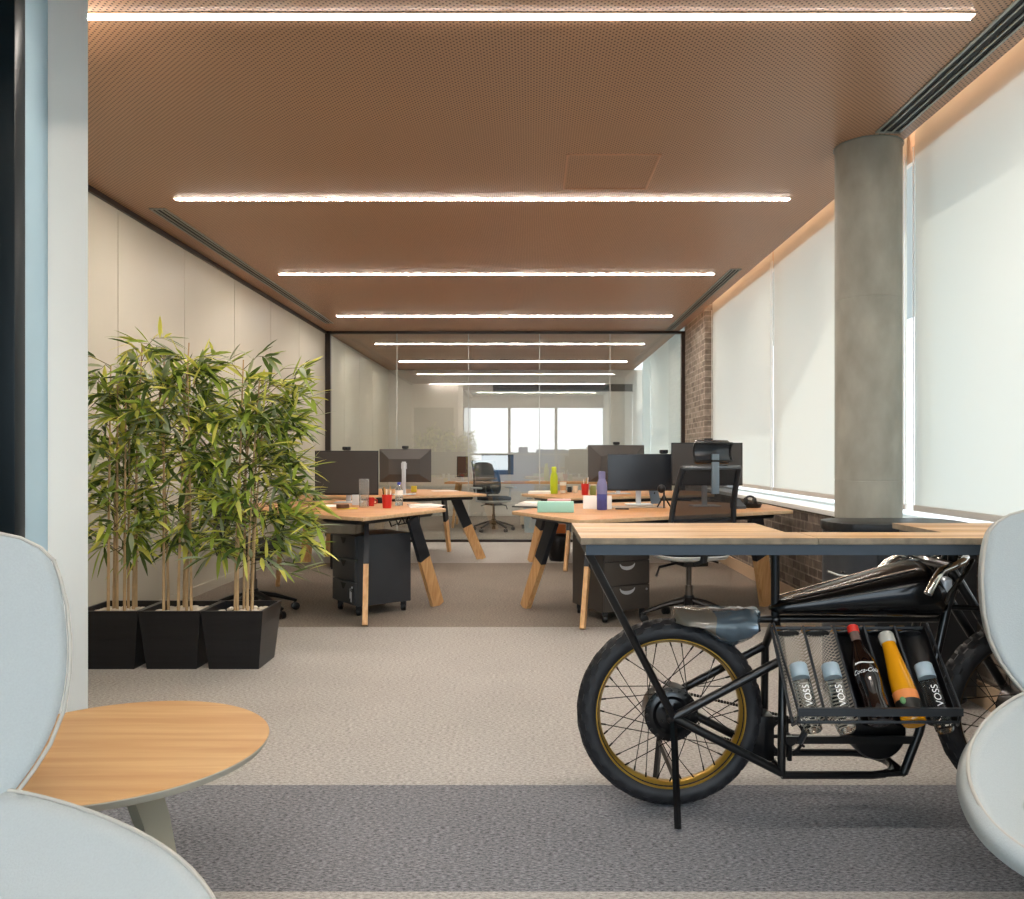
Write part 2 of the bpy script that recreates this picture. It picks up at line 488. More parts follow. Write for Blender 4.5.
# floor: one mesh, bands of carpet running across the room
m = MB()
bands = [(YB, 1.2, 1), (1.2, 2.17, 0), (2.17, 2.875, 1), (2.875, 5.547, 0), (5.547, 8.9, 2), (8.9, 11.1, 0), (11.1, YE, 2)]
for y0, y1, i in bands:
    m.mi = i; m.add([(-3.4, y0, 0), (2.6, y0, 0), (2.6, y1, 0), (-3.4, y1, 0)], [(0, 1, 2, 3)])
m.mi = 1; m.box(-3.4, 2.6, YB, YE, -.12, -.01)
struct(m.build('floor', [M['carpet_light'], M['carpet_dark'], M['carpet_mid']], recalc=False), 'carpet floor in light and dark bands')

# ceiling
m = MB(); m.box(-2.95, 2.0, 1.4, YE, CEIL, CEIL + .03)
struct(m.build('ceiling', M['ceiling']), 'brown perforated metal ceiling')
m = MB(); m.box(1.985, 2.0, 1.4, YG, CEIL + .03, 3.12); m.box(2.0, 2.42, 1.4, YG, 3.12, 3.16); m.box(2.19, 2.22, 1.4, YG, CEIL - .005, 3.12)
struct(m.build('trim_1', M['slot']), 'pelmet above the blinds, coloured peach for the slot light')
m = MB(); m.box(2.03, 2.045, 1.5, YG - .2, 3.085, 3.115)
struct(m.build('added_glow_strip', M['slotfill']), 'added warm glow strip hidden in the blind slot')  # added glow strip, stands in for daylight leaking into the slot
m = MB(); m.box(-3.4, 2.6, YB, 1.4, 3.0, 3.05); m.box(-3.4, 2.6, 1.37, 1.4, CEIL, 3.05)
struct(m.build('ceiling_lounge', M['ceil_white']))
m = MB(); m.box(-2.95, 2.6, 1.4, YE, 3.17, 3.2)
struct(m.build('roof', M['ceil_white']))
# access hatch outline
m = MB()
hx0, hx1, hy0, hy1 = .20, .735, 4.6, 5.2
for a in ((hx0, hx1, hy0, hy0 + .012), (hx0, hx1, hy1 - .012, hy1), (hx0, hx0 + .012, hy0, hy1), (hx1 - .012, hx1, hy0, hy1)):
    m.box(a[0], a[1], a[2], a[3], CEIL - .004, CEIL + .001)
struct(m.build('trim_3', mat('hatch_edge', 'c09479', .5)), 'outline of ceiling access hatch')

# left wall of panels with joints
m = MB(); m.mi = 0
y = 3.3; joints = [4.44, 5.52, 6.58, 7.69, 8.76, 9.83, 11.1]
prev = 3.12
for j in joints + [12.2, 13.3, 14.4, YE]:
    m.box(XL - .05, XL, prev + .004, j - .004, .08, CEIL - .03); prev = j
m.mi = 1; m.box(XL - .12, XL - .012, 3.12, YE, 0, CEIL)
struct(m.build('wall_left', [M['panel'], M['joint']]), 'cream panelled wall')
m = MB(); m.box(XL - .02, XL + .02, 3.12, YG, CEIL - .035, CEIL); struct(m.build('trim_4', M['dark_trim']), 'dark shadow trim along the cream wall')
m = MB(); m.box(XL - .01, XL + .012, 3.14, YG, 0, .08); struct(m.build('baseboard_left', M['panel']))

# wall stub with its blue-tinted window jamb and dark window in the foreground
m = MB(); m.prism([(-3.3, 2.95), (-1.594, 2.95), (-1.70, 3.12), (-3.3, 3.12)], 0, 3.0)
struct(m.build('wall_front', M['white_wall']), 'white wall end')
m = MB(); m.box(-2.3, -1.738, 2.8, 2.949, 0, 3.0); struct(m.build('trim_7', mat('jamb_sky_tint', 'a9c4d2', .25)), 'window jamb tinted with pale blue sky light')  # blue of the sky light is put into the jamb colour
m = MB(); m.box(-1.85, -1.725, 2.74, 2.8, 0, 3.0, bev=.006); m.box(-1.85, -1.745, YB, 2.74, 0, .09); m.box(-1.85, -1.745, YB, 2.74, 2.9, 3.0)
m.box(-1.85, -1.735, .9, .98, 0, 3.0)
w2 = struct(m.build('window_2', mat('window_frame_dark', '1c2226', .35, .3)), 'dark window frame')
m = MB(); m.box(-1.83, -1.80, YB, 2.74, .09, 2.9); struct(m.build('window_glass', M['dark_glass'], w2))
m = MB(); m.box(-3.4, -1.86, YB, 2.8, 0, 3.0)
struct(m.build('wall_lounge', M['white_wall']))
m = MB(); m.box(-2.72, -1.80, 3.115, 3.135, .02, 2.3)
struct(m.build('door_1', mat('door_grey', 'b3ab9f', .5)))

# right wall: low brick parapet, sill, brick pier, glass mullions
m = MB(); m.box(XR, XR + .16, YB, 9.8, 0, .745); struct(m.build('wall_right', M['brick']), 'low brick wall')
m = MB(); m.box(XR - .01, XR + .25, 9.8, YG, 0, CEIL + .2); struct(m.build('wall_right_pier', M['brick_pale']), 'brick pier beside the glass wall')
m = MB(); m.box(XR - .035, XR + .36, YB, 9.8, .745, .78, bev=.004); struct(m.build('trim_5', M['sill']), 'white window sill')
m = MB(); m.box(XR - .018, XR, YB, 9.8, 0, .11); struct(m.build('baseboard_right', M['base_wood']), 'pale wood baseboard')
m = MB(); m.box(XR + .1, XR + .25, YG, YE, 0, .8); m.box(XR + .1, XR + .25, YG, YG + .3, .8, CEIL + .2); struct(m.build('wall_right_meeting', M['panel']))
m = MB()
for y in (-.8, 1.8, 4.47, 7.17, 9.75):
    m.box(2.31, 2.37, y - .055, y + .055, .90, 3.1)  # mullions made wide and offset to keep sun out of the blind gaps
m.box(2.31, 2.37, YB, 9.8, .78, .795); m.box(2.31, 2.37, YB, 9.8, 3.04, 3.1)
w3 = struct(m.build('window_3', M['white_metal']), 'white window frames behind the blinds')

# roller blinds (things)
def blind(y0, y1, label, z0=.845):
    t = thing('roller_blind', label, 'blind', (2.17, (y0 + y1) / 2, z0), 0, None)
    h = (y1 - y0) / 2
    m = MB(); m.box(-.001, .001, -h, h, .02, 3.06 - z0); m.build('fabric', M['blind'], t)
    m = MB(); m.box(-.011, .011, -h, h, 0, .035, bev=.003); m.build('bottom_bar', mat('blind_bar', 'c2beb8', .5), t)
    m = MB(); m.lathe([(.03, -h), (.03, h)], 14, Matrix.Translation((.03, 0, 3.07 - z0)) @ Matrix.Rotation(R(-90), 4, 'X')); m.build('roller', M['white_metal'], t)
    for s in (-1, 1):
        m = MB(); m.tube([(-.012, s * (h - .006), .03), (-.012, s * (h - .006), 2.9 - z0)], .004, 6); m.build('edge_trim', M['white_metal'], t)
    return t
blind(7.37, 9.795, 'shaded cream roller blind beside the brick pier')
blind(4.735, 7.33, 'pale roller blind running behind the concrete column')
blind(1.95, 4.635, 'large bright roller blind between concrete column and pale lounge chair')
m = MB()
blind(-2.3, 1.9, 'roller blind next to the lounge behind the viewer')

blind(11.45, 15.9, 'pale roller blind in the room behind the glass partition')
# concrete column
m = MB()
prof = [(.173, 0), (.173, 1.02), (.1715, 1.022), (.1715, 1.026), (.173, 1.028), (.173, 2.0), (.1715, 2.002), (.1715, 2.006), (.173, 2.008), (.173, 3.1)]
m.lathe(prof, 64, Matrix.Translation((1.85, 4.5, 0)))
struct(m.build('column', M['concrete']), 'round concrete column')
m = MB(); m.ring([(.175, CEIL - .006), (.181, CEIL - .006), (.181, CEIL + .001), (.175, CEIL + .001)], 48, Matrix.Translation((1.85, 4.5, 0)))
struct(m.build('trim_6', mat('column_collar', '7c7f78', .5)), 'grey collar at the column head')

# glass partition
m = MB()
m.box(XL, XL + .07, YG - .03, YG + .03, 0, CEIL); m.box(2.03, 2.09, YG - .03, YG + .03, 0, CEIL)
m.box(XL, 2.09, YG - .03, YG + .03, CEIL - .035, CEIL); m.box(XL, 2.09, YG - .03, YG + .03, 0, .035)
w1 = struct(m.build('window_1', M['dark_trim']), 'dark frame of the glass partition')
edges = [XL + .07, -1.815, -.846, .115, 1.07, 2.03]
for i in range(5):
    m = MB(); y = YG
    m.add([(edges[i] + .004, y, .035), (edges[i + 1] - .004, y, .035), (edges[i + 1] - .004, y, CEIL - .035), (edges[i] + .004, y, CEIL - .035)], [(0, 1, 2, 3)])
    struct(m.build('glass_pane', M['glass_wall'], w1, recalc=False))
m = MB()
for x in edges[1:-1]: m.box(x - .006, x + .006, YG - .006, YG + .006, .035, CEIL - .035)
struct(m.build('glass_joint', M['joint_glass'], w1))
m = MB(); m.box(-2.95, 2.4, YE, YE + .1, 0, CEIL); struct(m.build('wall_far', M['beyond_wall']))

t = thing('wall_grille', 'long dark air grille high on the wall behind the glass partition', 'vent', (.62, YE - .005, 2.5))
m = MB(); m.box(-1.36, 1.36, -.012, 0, -.065, .065); m.box(-1.37, 1.37, -.02, 0, .06, .072); m.box(-1.37, 1.37, -.02, 0, -.072, -.06); m.build('frame', M['dark_trim'], t)
for k in range(4):
    m = MB(); m.box(-1.355, 1.355, -.019, -.012, -.045 + .03 * k - .004, -.045 + .03 * k + .004); m.build('slat', M['vent_dark'], t)
# window wall behind the camera
m = MB()
for x in (-2.0, -.65, .75, 2.2): m.box(x - .04, x + .04, YB - .04, YB + .04, .0, 2.9)
m.box(-2.0, 2.3, YB - .04, YB + .04, 2.62, 3.05); m.box(-2.0, 2.3, YB - .04, YB + .04, 0, .12); m.box(-2.0, 2.3, YB - .04, YB + .04, 1.2, 1.26)
m.box(2.2, 2.6, YB - .04, YB + .04, 0, 3.05); m.box(-3.4, -2.0, YB - .04, YB + .04, 0, 3.05)
struct(m.build('window_4', mat('window_frame_grey', '8b9399', .5)), 'tall windows behind the viewer')

# outside: overhang above the windows and the hazy city seen in the glass
m = MB(); m.box(2.42, 3.25, YB, 4.3, 3.05, 3.2); m.box(2.42, 5.2, 4.3, 14, 3.05, 3.2)
struct(m.build('exterior_slab', M['ext_slab']))
m = MB(); m.box(-80, 80, -130, 90, -30.2, -30); struct(m.build('exterior_ground', M['ext_ground']))
rb = random.Random(3)
for k in range(26):
    x = -42 + 3.4 * k + rb.uniform(-.6, .6); h = rb.uniform(27.5, 32.2); w = rb.uniform(2.6, 4.4)
    m = MB(); m.box(x - w / 2, x + w / 2, -96 + rb.uniform(-4, 4), -90 + 4, -30, -30 + h)
    if k % 3 == 0: m.box(x - w / 6, x + w / 6, -95, -92, -30 + h, -29.2 + h)
    struct(m.build('exterior_building', M['ext']))

# ================================================================== ceiling fittings
def vent(x0, x1, y0, y1, label):
    t = thing('ceiling_vent', label, 'vent', ((x0 + x1) / 2, (y0 + y1) / 2, CEIL), 0, None)
    w, h = (x1 - x0) / 2, (y1 - y0) / 2
    m = MB(); fw = .012
    m.box(-w, -w + fw, -h, h, -.008, .004); m.box(w - fw, w, -h, h, -.008, .004); m.box(-w, w, -h, -h + fw, -.008, .004); m.box(-w, w, h - fw, h, -.008, .004)
    m.build('frame', M['vent_frame'], t)
    m = MB(); m.box(-w + .004, w - .004, -h + .004, h - .004, -.001, .002); m.build('backing', M['vent_dark'], t)
    for k in (1, 2):
        x = -w + 2 * w * k / 3
        m = MB(); m.box(x - .004, x + .004, -h + .01, h - .01, -.007, 0); m.build('slat', M['vent_frame'], t)
vent(1.80, 1.93, 1.5, 4.29, 'long slotted ceiling vent ending above the concrete column')
vent(1.80, 1.90, 7.4, 11.0, 'slotted ceiling vent running to the brick pier by the glass wall')
vent(-2.61, -2.50, 5.6, 10.4, 'slim slotted ceiling vent along the cream panelled wall')

def strip_light(y, label):
    t = thing('linear_light', label, 'ceiling light', (-.32 if y > 1.4 else .15, y, CEIL if y > 1.4 else 3.0), 0, None)
    m = MB(); hl = 2.03 if y > 1.4 else 1.7; m.box(-hl, hl, -.026, .026, -.003, .01, bev=.001); m.build('housing', mat('strip_housing', 'd9b89c', .5), t)
    m = MB(); m.box(-hl + .01, hl - .01, -.0175, .0175, -.0055, -.002); m.build('diffuser', M['strip'], t)
for y, l in ((.92, 'added unseen linear light over the two lounge chairs'), (-1.3, 'added unseen linear light beside the windows behind the viewer'), (3.16, 'longest looking glowing linear ceiling light, nearest the viewer'), (5.40, 'glowing linear ceiling light just past the column head and the hatch'),  # first two are added, unseen, to brighten the wall end and lounge chairs
             (7.62, 'glowing linear ceiling light third from the viewer'), (9.88, 'glowing linear ceiling light nearest the glass partition')):
    strip_light(y, l)
strip_light(12.32, 'first ceiling light added to brighten the room behind the glass partition'); strip_light(14.58, 'second ceiling light added to brighten the room behind the glass partition')  # both added to brighten that room, set where the reflected strips appear
# ================================================================== bamboo planters
def bamboo(cx, cy, rb, label, reach, dens, zt):
    t = thing('potted_bamboo', label, 'plant', (cx, cy, 0), 0, 'row of black planters with bamboo')
    H, tp, bt, th = .32, .1675, .135, .014
    m = MB()
    def sq(h, z): return [(-h, -h, z), (h, -h, z), (h, h, z), (-h, h, z)]
    m.loft([sq(bt, 0), sq(tp, H), sq(tp - th, H), sq(tp - th - .006, .26)], caps=False)
    m.add(sq(bt, .0), [(3, 2, 1, 0)])
    for z in (.085, .165, .245):
        h = bt + (tp - bt) * z / H + .0016
        m.loft([sq(h, z - .0015), sq(h, z + .0015)], caps=False)
    m.build('planter', M['black_planter'], t, sharp=20)
    m = MB(); m.box(-tp + .012, tp - .012, -tp + .012, tp - .012, .25, .272); m.build('soil', M['soil'], t)
    m = MB()
    for k in range(46):
        x, y = rb.uniform(-.13, .13), rb.uniform(-.13, .13); r = rb.uniform(.012, .026)
        m.ball((x, y, .275 + r * .5), r * rb.uniform(.9, 1.4), r, r * .75, 8, 6, None)
    o = m.build('white_pebble', M['pebble'], t); o['kind'] = 'stuff'
    canes = []
    n = 7
    for k in range(n):
        a = 2 * math.pi * k / n + rb.uniform(-.3, .3); rr = rb.uniform(.02, .085)
        x, y = rr * math.cos(a) * 1.2, rr * math.sin(a)
        h = zt * rb.uniform(.8, .97); lx, ly = rb.uniform(-.05, .05) + reach * .12, rb.uniform(-.05, .05)
        pts = [(x + lx * (s / 8) ** 1.6, y + ly * (s / 8) ** 1.6, .26 + (h - .26) * s / 8) for s in range(9)]
        m = MB()
        m.tube(pts, [.0085 - .005 * s / 8 for s in range(9)], 8)
        for z in range(1, 9):
            q = z / 8.0 * .95; i = int(q * 8); f = q * 8 - i
            p = Vector(pts[i]).lerp(Vector(pts[min(8, i + 1)]), f); rr2 = .0098 - .005 * q
            m.lathe([(rr2 * .85, -.004), (rr2, 0), (rr2 * .85, .004)], 8, Matrix.Translation(p))
        m.build('cane', M['cane'], t); canes.append(pts)
    V, Fc, Mi = [], [], []
    tw = MB()
    def leaf(p, d, L, w, mi):
        d = d.normalized(); side = d.cross(Vector((0, 0, 1)))
        side = side.normalized() if side.length > .05 else Vector((1, 0, 0))
        side = (side + Vector((rb.uniform(-.5, .5), rb.uniform(-.5, .5), rb.uniform(-.6, .6)))).normalized()
        side = (side - d * side.dot(d)).normalized(); up = side.cross(d)
        b = len(V); droop = rb.uniform(.0, .32)
        for s, ww in ((0, .12), (.22, .8), (.5, 1), (.78, .62), (1, 0)):
            c = p + d * L * s + Vector((0, 0, -1)) * L * droop * s * s
            V.extend([c - side * w * ww + up * w * .22 * ww, c, c + side * w * ww + up * w * .22 * ww])
        for i in range(4):
            for k in range(2):
                q = b + i * 3 + k
                Fc.append((q, q + 1, q + 4, q + 3)); Mi.append(mi)
    def spray(p, d, n, sc):
        for k in range(n):
            dd = d + Vector((rb.gauss(0, .55), rb.gauss(0, .55), rb.gauss(.05, .5)))
            x = rb.random(); mi = 0 if x < .29 else 1 if x < .60 else 2 if x < .86 else 3
            leaf(p + d * rb.uniform(-.05, .02), dd, rb.uniform(.10, .185) * sc, rb.uniform(.0095, .0150) * sc, mi)
    for pts in canes:
        top = pts[-1][2]
        nb = int(dens)
        for k in range(nb):
            q = rb.uniform(.12, 1.0) ** .75
            i = min(7, int(q * 8)); p = Vector(pts[i]).lerp(Vector(pts[i + 1]), q * 8 - i)
            if p.z < .42: continue
            a = rb.uniform(0, 2 * math.pi)
            L = rb.uniform(.10, .30) * (1.15 - .45 * q)
            d = Vector((math.cos(a), math.sin(a) * .8, rb.uniform(.15, 1.0)))
            if reach and rb.random() < .38:
                d = Vector((1, rb.uniform(-.4, .3), rb.uniform(.0, .8))); L *= 1 + reach
            d.normalize()
            e = p + d * L; mid = p + d * L * .55 + Vector((0, 0, .02))
            e.z -= .03 * L / .2
            tw.tube([p, mid, e], [.0022, .0016, .001], 4, caps=False)
            spray(e, (e - mid).normalized(), rb.randint(4, 7), 1.0)
            spray(mid, d, rb.randint(1, 3), .9)
            if L > .3: spray(p + d * L * .8, d, 5, .95)
    tw.build('branch', M['twig'], t)
    me = bpy.data.meshes.new('foliage'); me.from_pydata([tuple(v) for v in V], [], Fc)
    for n_ in ('leaf1', 'leaf2', 'leaf3', 'leaf4'): me.materials.append(M[n_])
    me.polygons.foreach_set('material_index', Mi); me.polygons.foreach_set('use_smooth', [True] * len(Fc))
    o = bpy.data.objects.new('foliage', me); COL.objects.link(o); o.parent = t
bamboo(-2.285, 4.58, random.Random(11), 'bamboo in black planter half hidden by the white wall end', 0, 20, 1.82)
bamboo(-1.948, 4.58, random.Random(22), 'bamboo in the middle black planter of the row of three', 0.05, 21, 1.85)
bamboo(-1.611, 4.58, random.Random(35), 'bamboo in black planter nearest the desks with branches reaching out', .55, 25, 1.76)

# ================================================================== desks
def leg(parent, top, foot, wt, wb, th, facing, bracket_back=False):
    """Flat tapering wooden plank leg; facing = direction of its broad face normal; dark steel upper bracket."""
    top, foot = Vector(top), Vector(foot)
    ax = (foot - top).normalized(); n = Vector(facing); n = (n - ax * n.dot(ax)).normalized(); w = ax.cross(n)
    def rect(p, hw, ht): return [p - w * hw - n * ht, p + w * hw - n * ht, p + w * hw + n * ht, p - w * hw + n * ht]
    cut = .44
    mid = top.lerp(foot, cut); wm_ = wt + (wb - wt) * cut
    m = MB(); m.loft([rect(mid, wm_, th), rect(foot, wb, th)])
    lo = m.build('leg', M['leg_wood'], parent, world=True)
    m = MB(); m.loft([rect(top, wt, th * .8), rect(mid + ax * .005, wm_ * 1.02, th * 1.06)])
    m.build('bracket', M['dark_steel'], lo, world=True)
    return lo

def desk(label, poly, legs, z=.75, beams=()):
    cx = sum(p[0] for p in poly) / len(poly); cy = sum(p[1] for p in poly) / len(poly)
    t = thing('office_desk', label, 'desk', (cx, cy, 0), 0, 'oak desks with splayed legs')
    m = MB()
    b = bmesh.new()
    m.prism(poly, z - .026, z, None, .004)
    m.bm.normal_update()
    for f in m.bm.faces: f.material_index = 0 if abs(f.normal.z) > .9 else 1
    m.build('desk_top', [M['desk'], M['desk_edge']], t, world=True)
    m = MB()
    inset = [(cx + (p[0] - cx) * .86, cy + (p[1] - cy) * .86, z - .045) for p in poly]
    m.tube(inset, .018, 4, closed=True)
    for a, bb in beams: m.tube([a, bb], .02, 4)
    m.build('under_frame', M['dark_steel'], t, world=True)
    for l in legs: leg(t, *l)
    return t
Z0 = .70
Dfl = desk('oak desk nearest the bamboo, with grey crate-like tray slung under it', [(-1.11, 5.42), (-.66, 6.37), (-1.02, 7.25), (-1.95, 7.8), (-2.5, 6.95), (-2.02, 6.08)],
     [((-1.175, 5.87, Z0), (-1.13, 5.58, 0), .062, .045, .018, (1, .2, 0)),
      ((-.87, 6.0, Z0), (-.725, 6.36, 0), .045, .055, .018, (.75, -.66, 0)),
      ((-2.12, 7.0, Z0), (-2.26, 7.31, 0), .06, .03, .018, (1, .35, 0))])
Dfr = desk('oak desk behind the motorcycle table, with teal box and blue bottle on it', [(.31, 5.2), (1.97, 6.16), (2.0, 6.95), (1.3, 7.5), (.25, 6.95), (-.14, 6.07)],
     [((.16, 5.88, Z0), (-.045, 6.27, 0), .056, .046, .02, (-.85, -.5, 0)),
      ((.42, 5.75, Z0), (.344, 5.47, 0), .05, .035, .015, (1, -.25, 0)),
      ((1.68, 6.15, Z0), (1.83, 6.35, 0), .075, .07, .02, (.6, -.8, 0))])
Drr = desk('oak desk by the glass partition with the lime green bottle', [(.31, 8.0), (1.97, 8.8), (2.0, 9.6), (1.3, 10.3), (.25, 9.75), (-.1, 8.87)],
     [((.16, 8.7, Z0), (-.0, 9.0, 0), .065, .05, .02, (-.85, -.5, 0)),
      ((.42, 8.5, Z0), (.344, 8.25, 0), .05, .035, .015, (1, -.25, 0)),
      ((1.68, 8.95, Z0), (1.83, 9.15, 0), .075, .07, .02, (.6, -.8, 0))])
Drl = desk('oak desk by the glass partition holding the monitor with silver stand', [(-.48, 8.86), (-1.0, 10.05), (-1.9, 10.3), (-2.6, 9.4), (-2.45, 8.5), (-1.5, 8.22)],
     [((-.83, 9.0, Z0), (-.56, 9.25, 0), .055, .05, .02, (.3, -.95, 0)),
      ((-1.04, 9.75, Z0), (-.995, 9.97, 0), .055, .03, .016, (1, -.3, 0)),
      ((-2.36, 8.8, Z0), (-2.47, 8.98, 0), .06, .055, .02, (.3, -.9, 0)),
      ((-2.2, 9.3, Z0), (-2.35, 9.5, 0), .06, .05, .02, (.3, -.9, 0))])
# grey tray under the first desk
m = MB(); mt = Matrix.Translation((-1.36, 5.85, 0)) @ Matrix.Rotation(R(-14), 4, 'Z')
m.box(-.16, .16, -.08, .08, .61, .617, mt); m.box(-.16, .16, -.08, -.074, .61, .72, mt); m.box(-.16, .16, .074, .08, .61, .72, mt); m.box(-.16, -.154, -.08, .08, .61, .72, mt); m.box(.154, .16, -.08, .08, .61, .72, mt)
m.build('under_tray', M['tray_grey'], Dfl, world=True)
m = MB()
for k in range(4):
    a = Vector((.15 - .06 * k, 5.9, .715)); m.tube([Vector((-1.05 + .05 * k, 6.0, .72)), Vector((-1.03 + .05 * k, 6.05, .64 + .01 * k)), Vector((-.98 + .05 * k, 6.1, .66)), Vector((-.95 + .04 * k, 6.1, .72))], .006, 6)
m.build('cable', M['black_plastic'], Dfl, world=True)

# pedestals
def pedestal(label, corner, wd, dd, W, D, H, mats, pull, fmat, keys=False):
    """corner: near corner on the floor; wd: direction along the drawer front, dd: direction along the side."""
    wd, dd = Vector((*wd, 0)).normalized(), Vector((*dd, 0)).normalized()
    t = thing('drawer_pedestal', label, 'drawer unit', (corner[0], corner[1], 0))
    X = Matrix((( wd.x, dd.x, 0, 0), (wd.y, dd.y, 0, 0), (0, 0, 1, 0), (0, 0, 0, 1)))
    z0 = .075
    m = MB(); m.box(0, W, .018, D, z0, H, X, bev=.004); m.build('body', mats, t)
    hs = (H - z0 - .012) / 3
    for k in range(3):
        za, zb = z0 + .006 + hs * k + .003, z0 + .006 + hs * (k + 1) - .003
        m = MB()
        m.box(.004, W - .004, 0, .017, za, zb, X, bev=.002)
        d = m.build('drawer', fmat, t)
        m = MB(); c = W * .5; zt = zb - .015
        if pull == 'moon':
            pts = [(c + .065 * math.cos(a), zt - .045 * math.sin(a)) for a in [math.pi * i / 14 for i in range(15)]]
            ins = [(c + .06 * math.cos(a), zt - .02 * math.sin(a)) for a in [math.pi * i / 14 for i in range(15)]][::-1]
            rings = pts + ins
            V = [X @ Vector((p[0], -.004, p[1])) for p in rings] + [X @ Vector((p[0], .002, p[1])) for p in rings]; n = len(rings)
            m.add(V, [tuple(range(n))] + [tuple(range(n, 2 * n))[::-1]] + [(i, (i + 1) % n, n + (i + 1) % n, n + i) for i in range(n)])
            m.build('handle', M['pull_silver'], d)
        elif pull == 'tri':
            V = [X @ Vector((c - .045, -.002, zt)), X @ Vector((c + .045, -.002, zt)), X @ Vector((c + .01, -.002, zt - .045)), X @ Vector((c - .01, -.002, zt - .045))]
            V += [X @ Vector((c - .045, .004, zt)), X @ Vector((c + .045, .004, zt)), X @ Vector((c + .01, .004, zt - .045)), X @ Vector((c - .01, .004, zt - .045))]
            m.add(V, [(0, 1, 2, 3), (4, 7, 6, 5), (0, 4, 5, 1), (1, 5, 6, 2), (2, 6, 7, 3), (3, 7, 4, 0)]); m.build('handle', M['vent_dark'], d)
        else:
            m.tube([X @ Vector((c - .05, -.004, zt - .03)), X @ Vector((c, -.014, zt - .04)), X @ Vector((c + .05, -.004, zt - .03))], .004, 6); m.build('handle', M['dark_steel'], d)
    m = MB(); m.lathe([(.008, 0), (.008, .006)], 12, X @ Matrix.Translation((W - .035, -.004, z0 + hs - .03)) @ Matrix.Rotation(R(90), 4, 'X')); m.build('lock', M['pull_silver'], t)
    if keys:
        m = MB(); kx = W - .05; kz = z0 + hs - .05
        m.ring([(.010, 0), (.013, 0), (.013, .002), (.010, .002)], 14, X @ Matrix.Translation((kx, -.012, kz)) @ Matrix.Rotation(R(90), 4, 'X'))
        m.box(kx - .014, kx + .004, -.014, -.011, kz - .06, kz - .012, X); m.box(kx - .002, kx + .014, -.012, -.009, kz - .085, kz - .014, X)
        m.build('keys', M['pull_silver'], t)
    for (cx, cy) in ((.04, .05), (W - .04, .05), (.04, D - .04), (W - .04, D - .04)):
        m = MB(); c = X @ Vector((cx, cy, 0))
        mt = Matrix.Translation((c.x, c.y, .028)) @ Matrix.Rotation(R(90), 4, 'Y')
        m.lathe([(.022, -.017), (.027, -.013), (.027, .013), (.022, .017)], 14, mt); m.box(c.x - .02, c.x + .02, c.y - .014, c.y + .014, .04, .077)
        m.build('caster', M['black_plastic'], t)
    return t
pedestal('dark grey drawer pedestal with keys in its lock, under the desk by the bamboo', (-1.50, 6.19), (.24, -.32), (.80, .60), .40, .45, .585, M['ped'], 'tri', M['ped'], True)
pedestal('dark drawer pedestal with silver half-moon pulls, behind the motorcycle table', (.50, 5.63), (.86, .50), (-.42, .9), .40, .46, .60, M['ped_brown'], 'moon', M['ped_brown'])
pedestal('cream drawer pedestal standing behind the glass partition', (-.17, 13.05), (1, 0), (0, 1), .31, .4, .55, M['ped_cream'], 'bow', M['ped_cream'])

# ================================================================== monitors
def monitor(label, loc, rz, W, H, zb, back=False, silver=True, tilt=0, smat=None, bmat=None):
    """Local: screen faces -y. zb = lower edge of the panel above the desk."""
    t = thing('monitor', label, 'monitor', loc, rz)
    T = Matrix.Translation((0, 0, zb)) @ Matrix.Rotation(R(tilt), 4, 'X')
    m = MB(); h = W / 2
    m.box(-h, h, -.008, .008, 0, H, T, bev=.003)
    def rr(hw, z0, z1, y): return [T @ Vector((-hw, y, z0)), T @ Vector((hw, y, z0)), T @ Vector((hw, y, z1)), T @ Vector((-hw, y, z1))]
    m.loft([rr(h * .985, .005, H - .005, .008), rr(h * .62, H * .22, H * .72, .05), rr(h * .6, H * .24, H * .70, .055)])
    m.build('housing', bmat or M['monitor_black'], t, sharp=20)
    m = MB(); m.box(-h + .008, h - .008, -.0095, -.007, .014, H - .008, T); m.build('screen', smat or M['screen'], t)
    sm = M['pull_silver'] if silver else M['monitor_black']
    m = MB(); m.box(-.022, .022, .062, .085, .005, zb + H * .62, bev=.006); m.box(-.03, .03, .045, .07, zb + H * .4, zb + H * .58); m.build('stand', sm, t)
    m = MB(); m.box(-.11, .11, -.03, .16, 0, .009, bev=.004); m.build('foot', sm, t)
    m = MB(); m.box(-.03, .03, .05, .06, zb + H * .45, zb + H * .56); m.build('mount', M['black_plastic'], t)
    return t
DZ = .7505
monitor('dark wide monitor on the desk by the bamboo', (-1.60, 7.12, DZ), R(0), .55, .385, .07, bmat=M['monitor_black'], smat=M['screen_matte'])
monitor('monitor seen from behind with silver stand and sloping back', (-1.345, 8.78, DZ), R(176), .56, .355, .13, bmat=M['monitor_back'])
monitor('monitor facing the viewer beside the small tripod', (.90, 6.80, DZ), R(0), .535, .305, .12, smat=M['screen'])
monitor('monitor directly behind the mesh chair headrest', (1.42, 6.62, DZ), R(4), .585, .345, .17, smat=M['screen_matte'])
monitor('large monitor seen from behind, near the glass partition', (.93, 8.95, DZ), R(192), .64, .40, .13, bmat=M['monitor_back'])
monitor('dark monitor on the desk behind the glass partition', (-.55, 13.5, .74), R(20), .55, .33, .12, smat=M['screen_matte'])
monitor('brown narrow monitor standing upright behind the glass partition', (-1.12, 13.5, .74), R(10), .2, .34, .08, smat=M['brown'])
def webcam(label, loc, rz=0):
    t = thing('webcam', label, 'camera', loc, rz, None)
    m = MB(); m.box(-.035, .035, -.02, .02, .004, .034, bev=.006); m.build('body', M['black_plastic'], t)
    m = MB(); m.lathe([(.009, 0), (.009, .004)], 12, Matrix.Translation((0, -.02, .019)) @ Matrix.Rotation(R(90), 4, 'X')); m.build('lens', M['screen'], t)
    m = MB(); m.box(-.025, .025, -.012, .03, 0, .004); m.build('clip', M['black_plastic'], t)
webcam('webcam on top of the dark monitor by the bamboo', (-1.60, 7.12, DZ + .456))
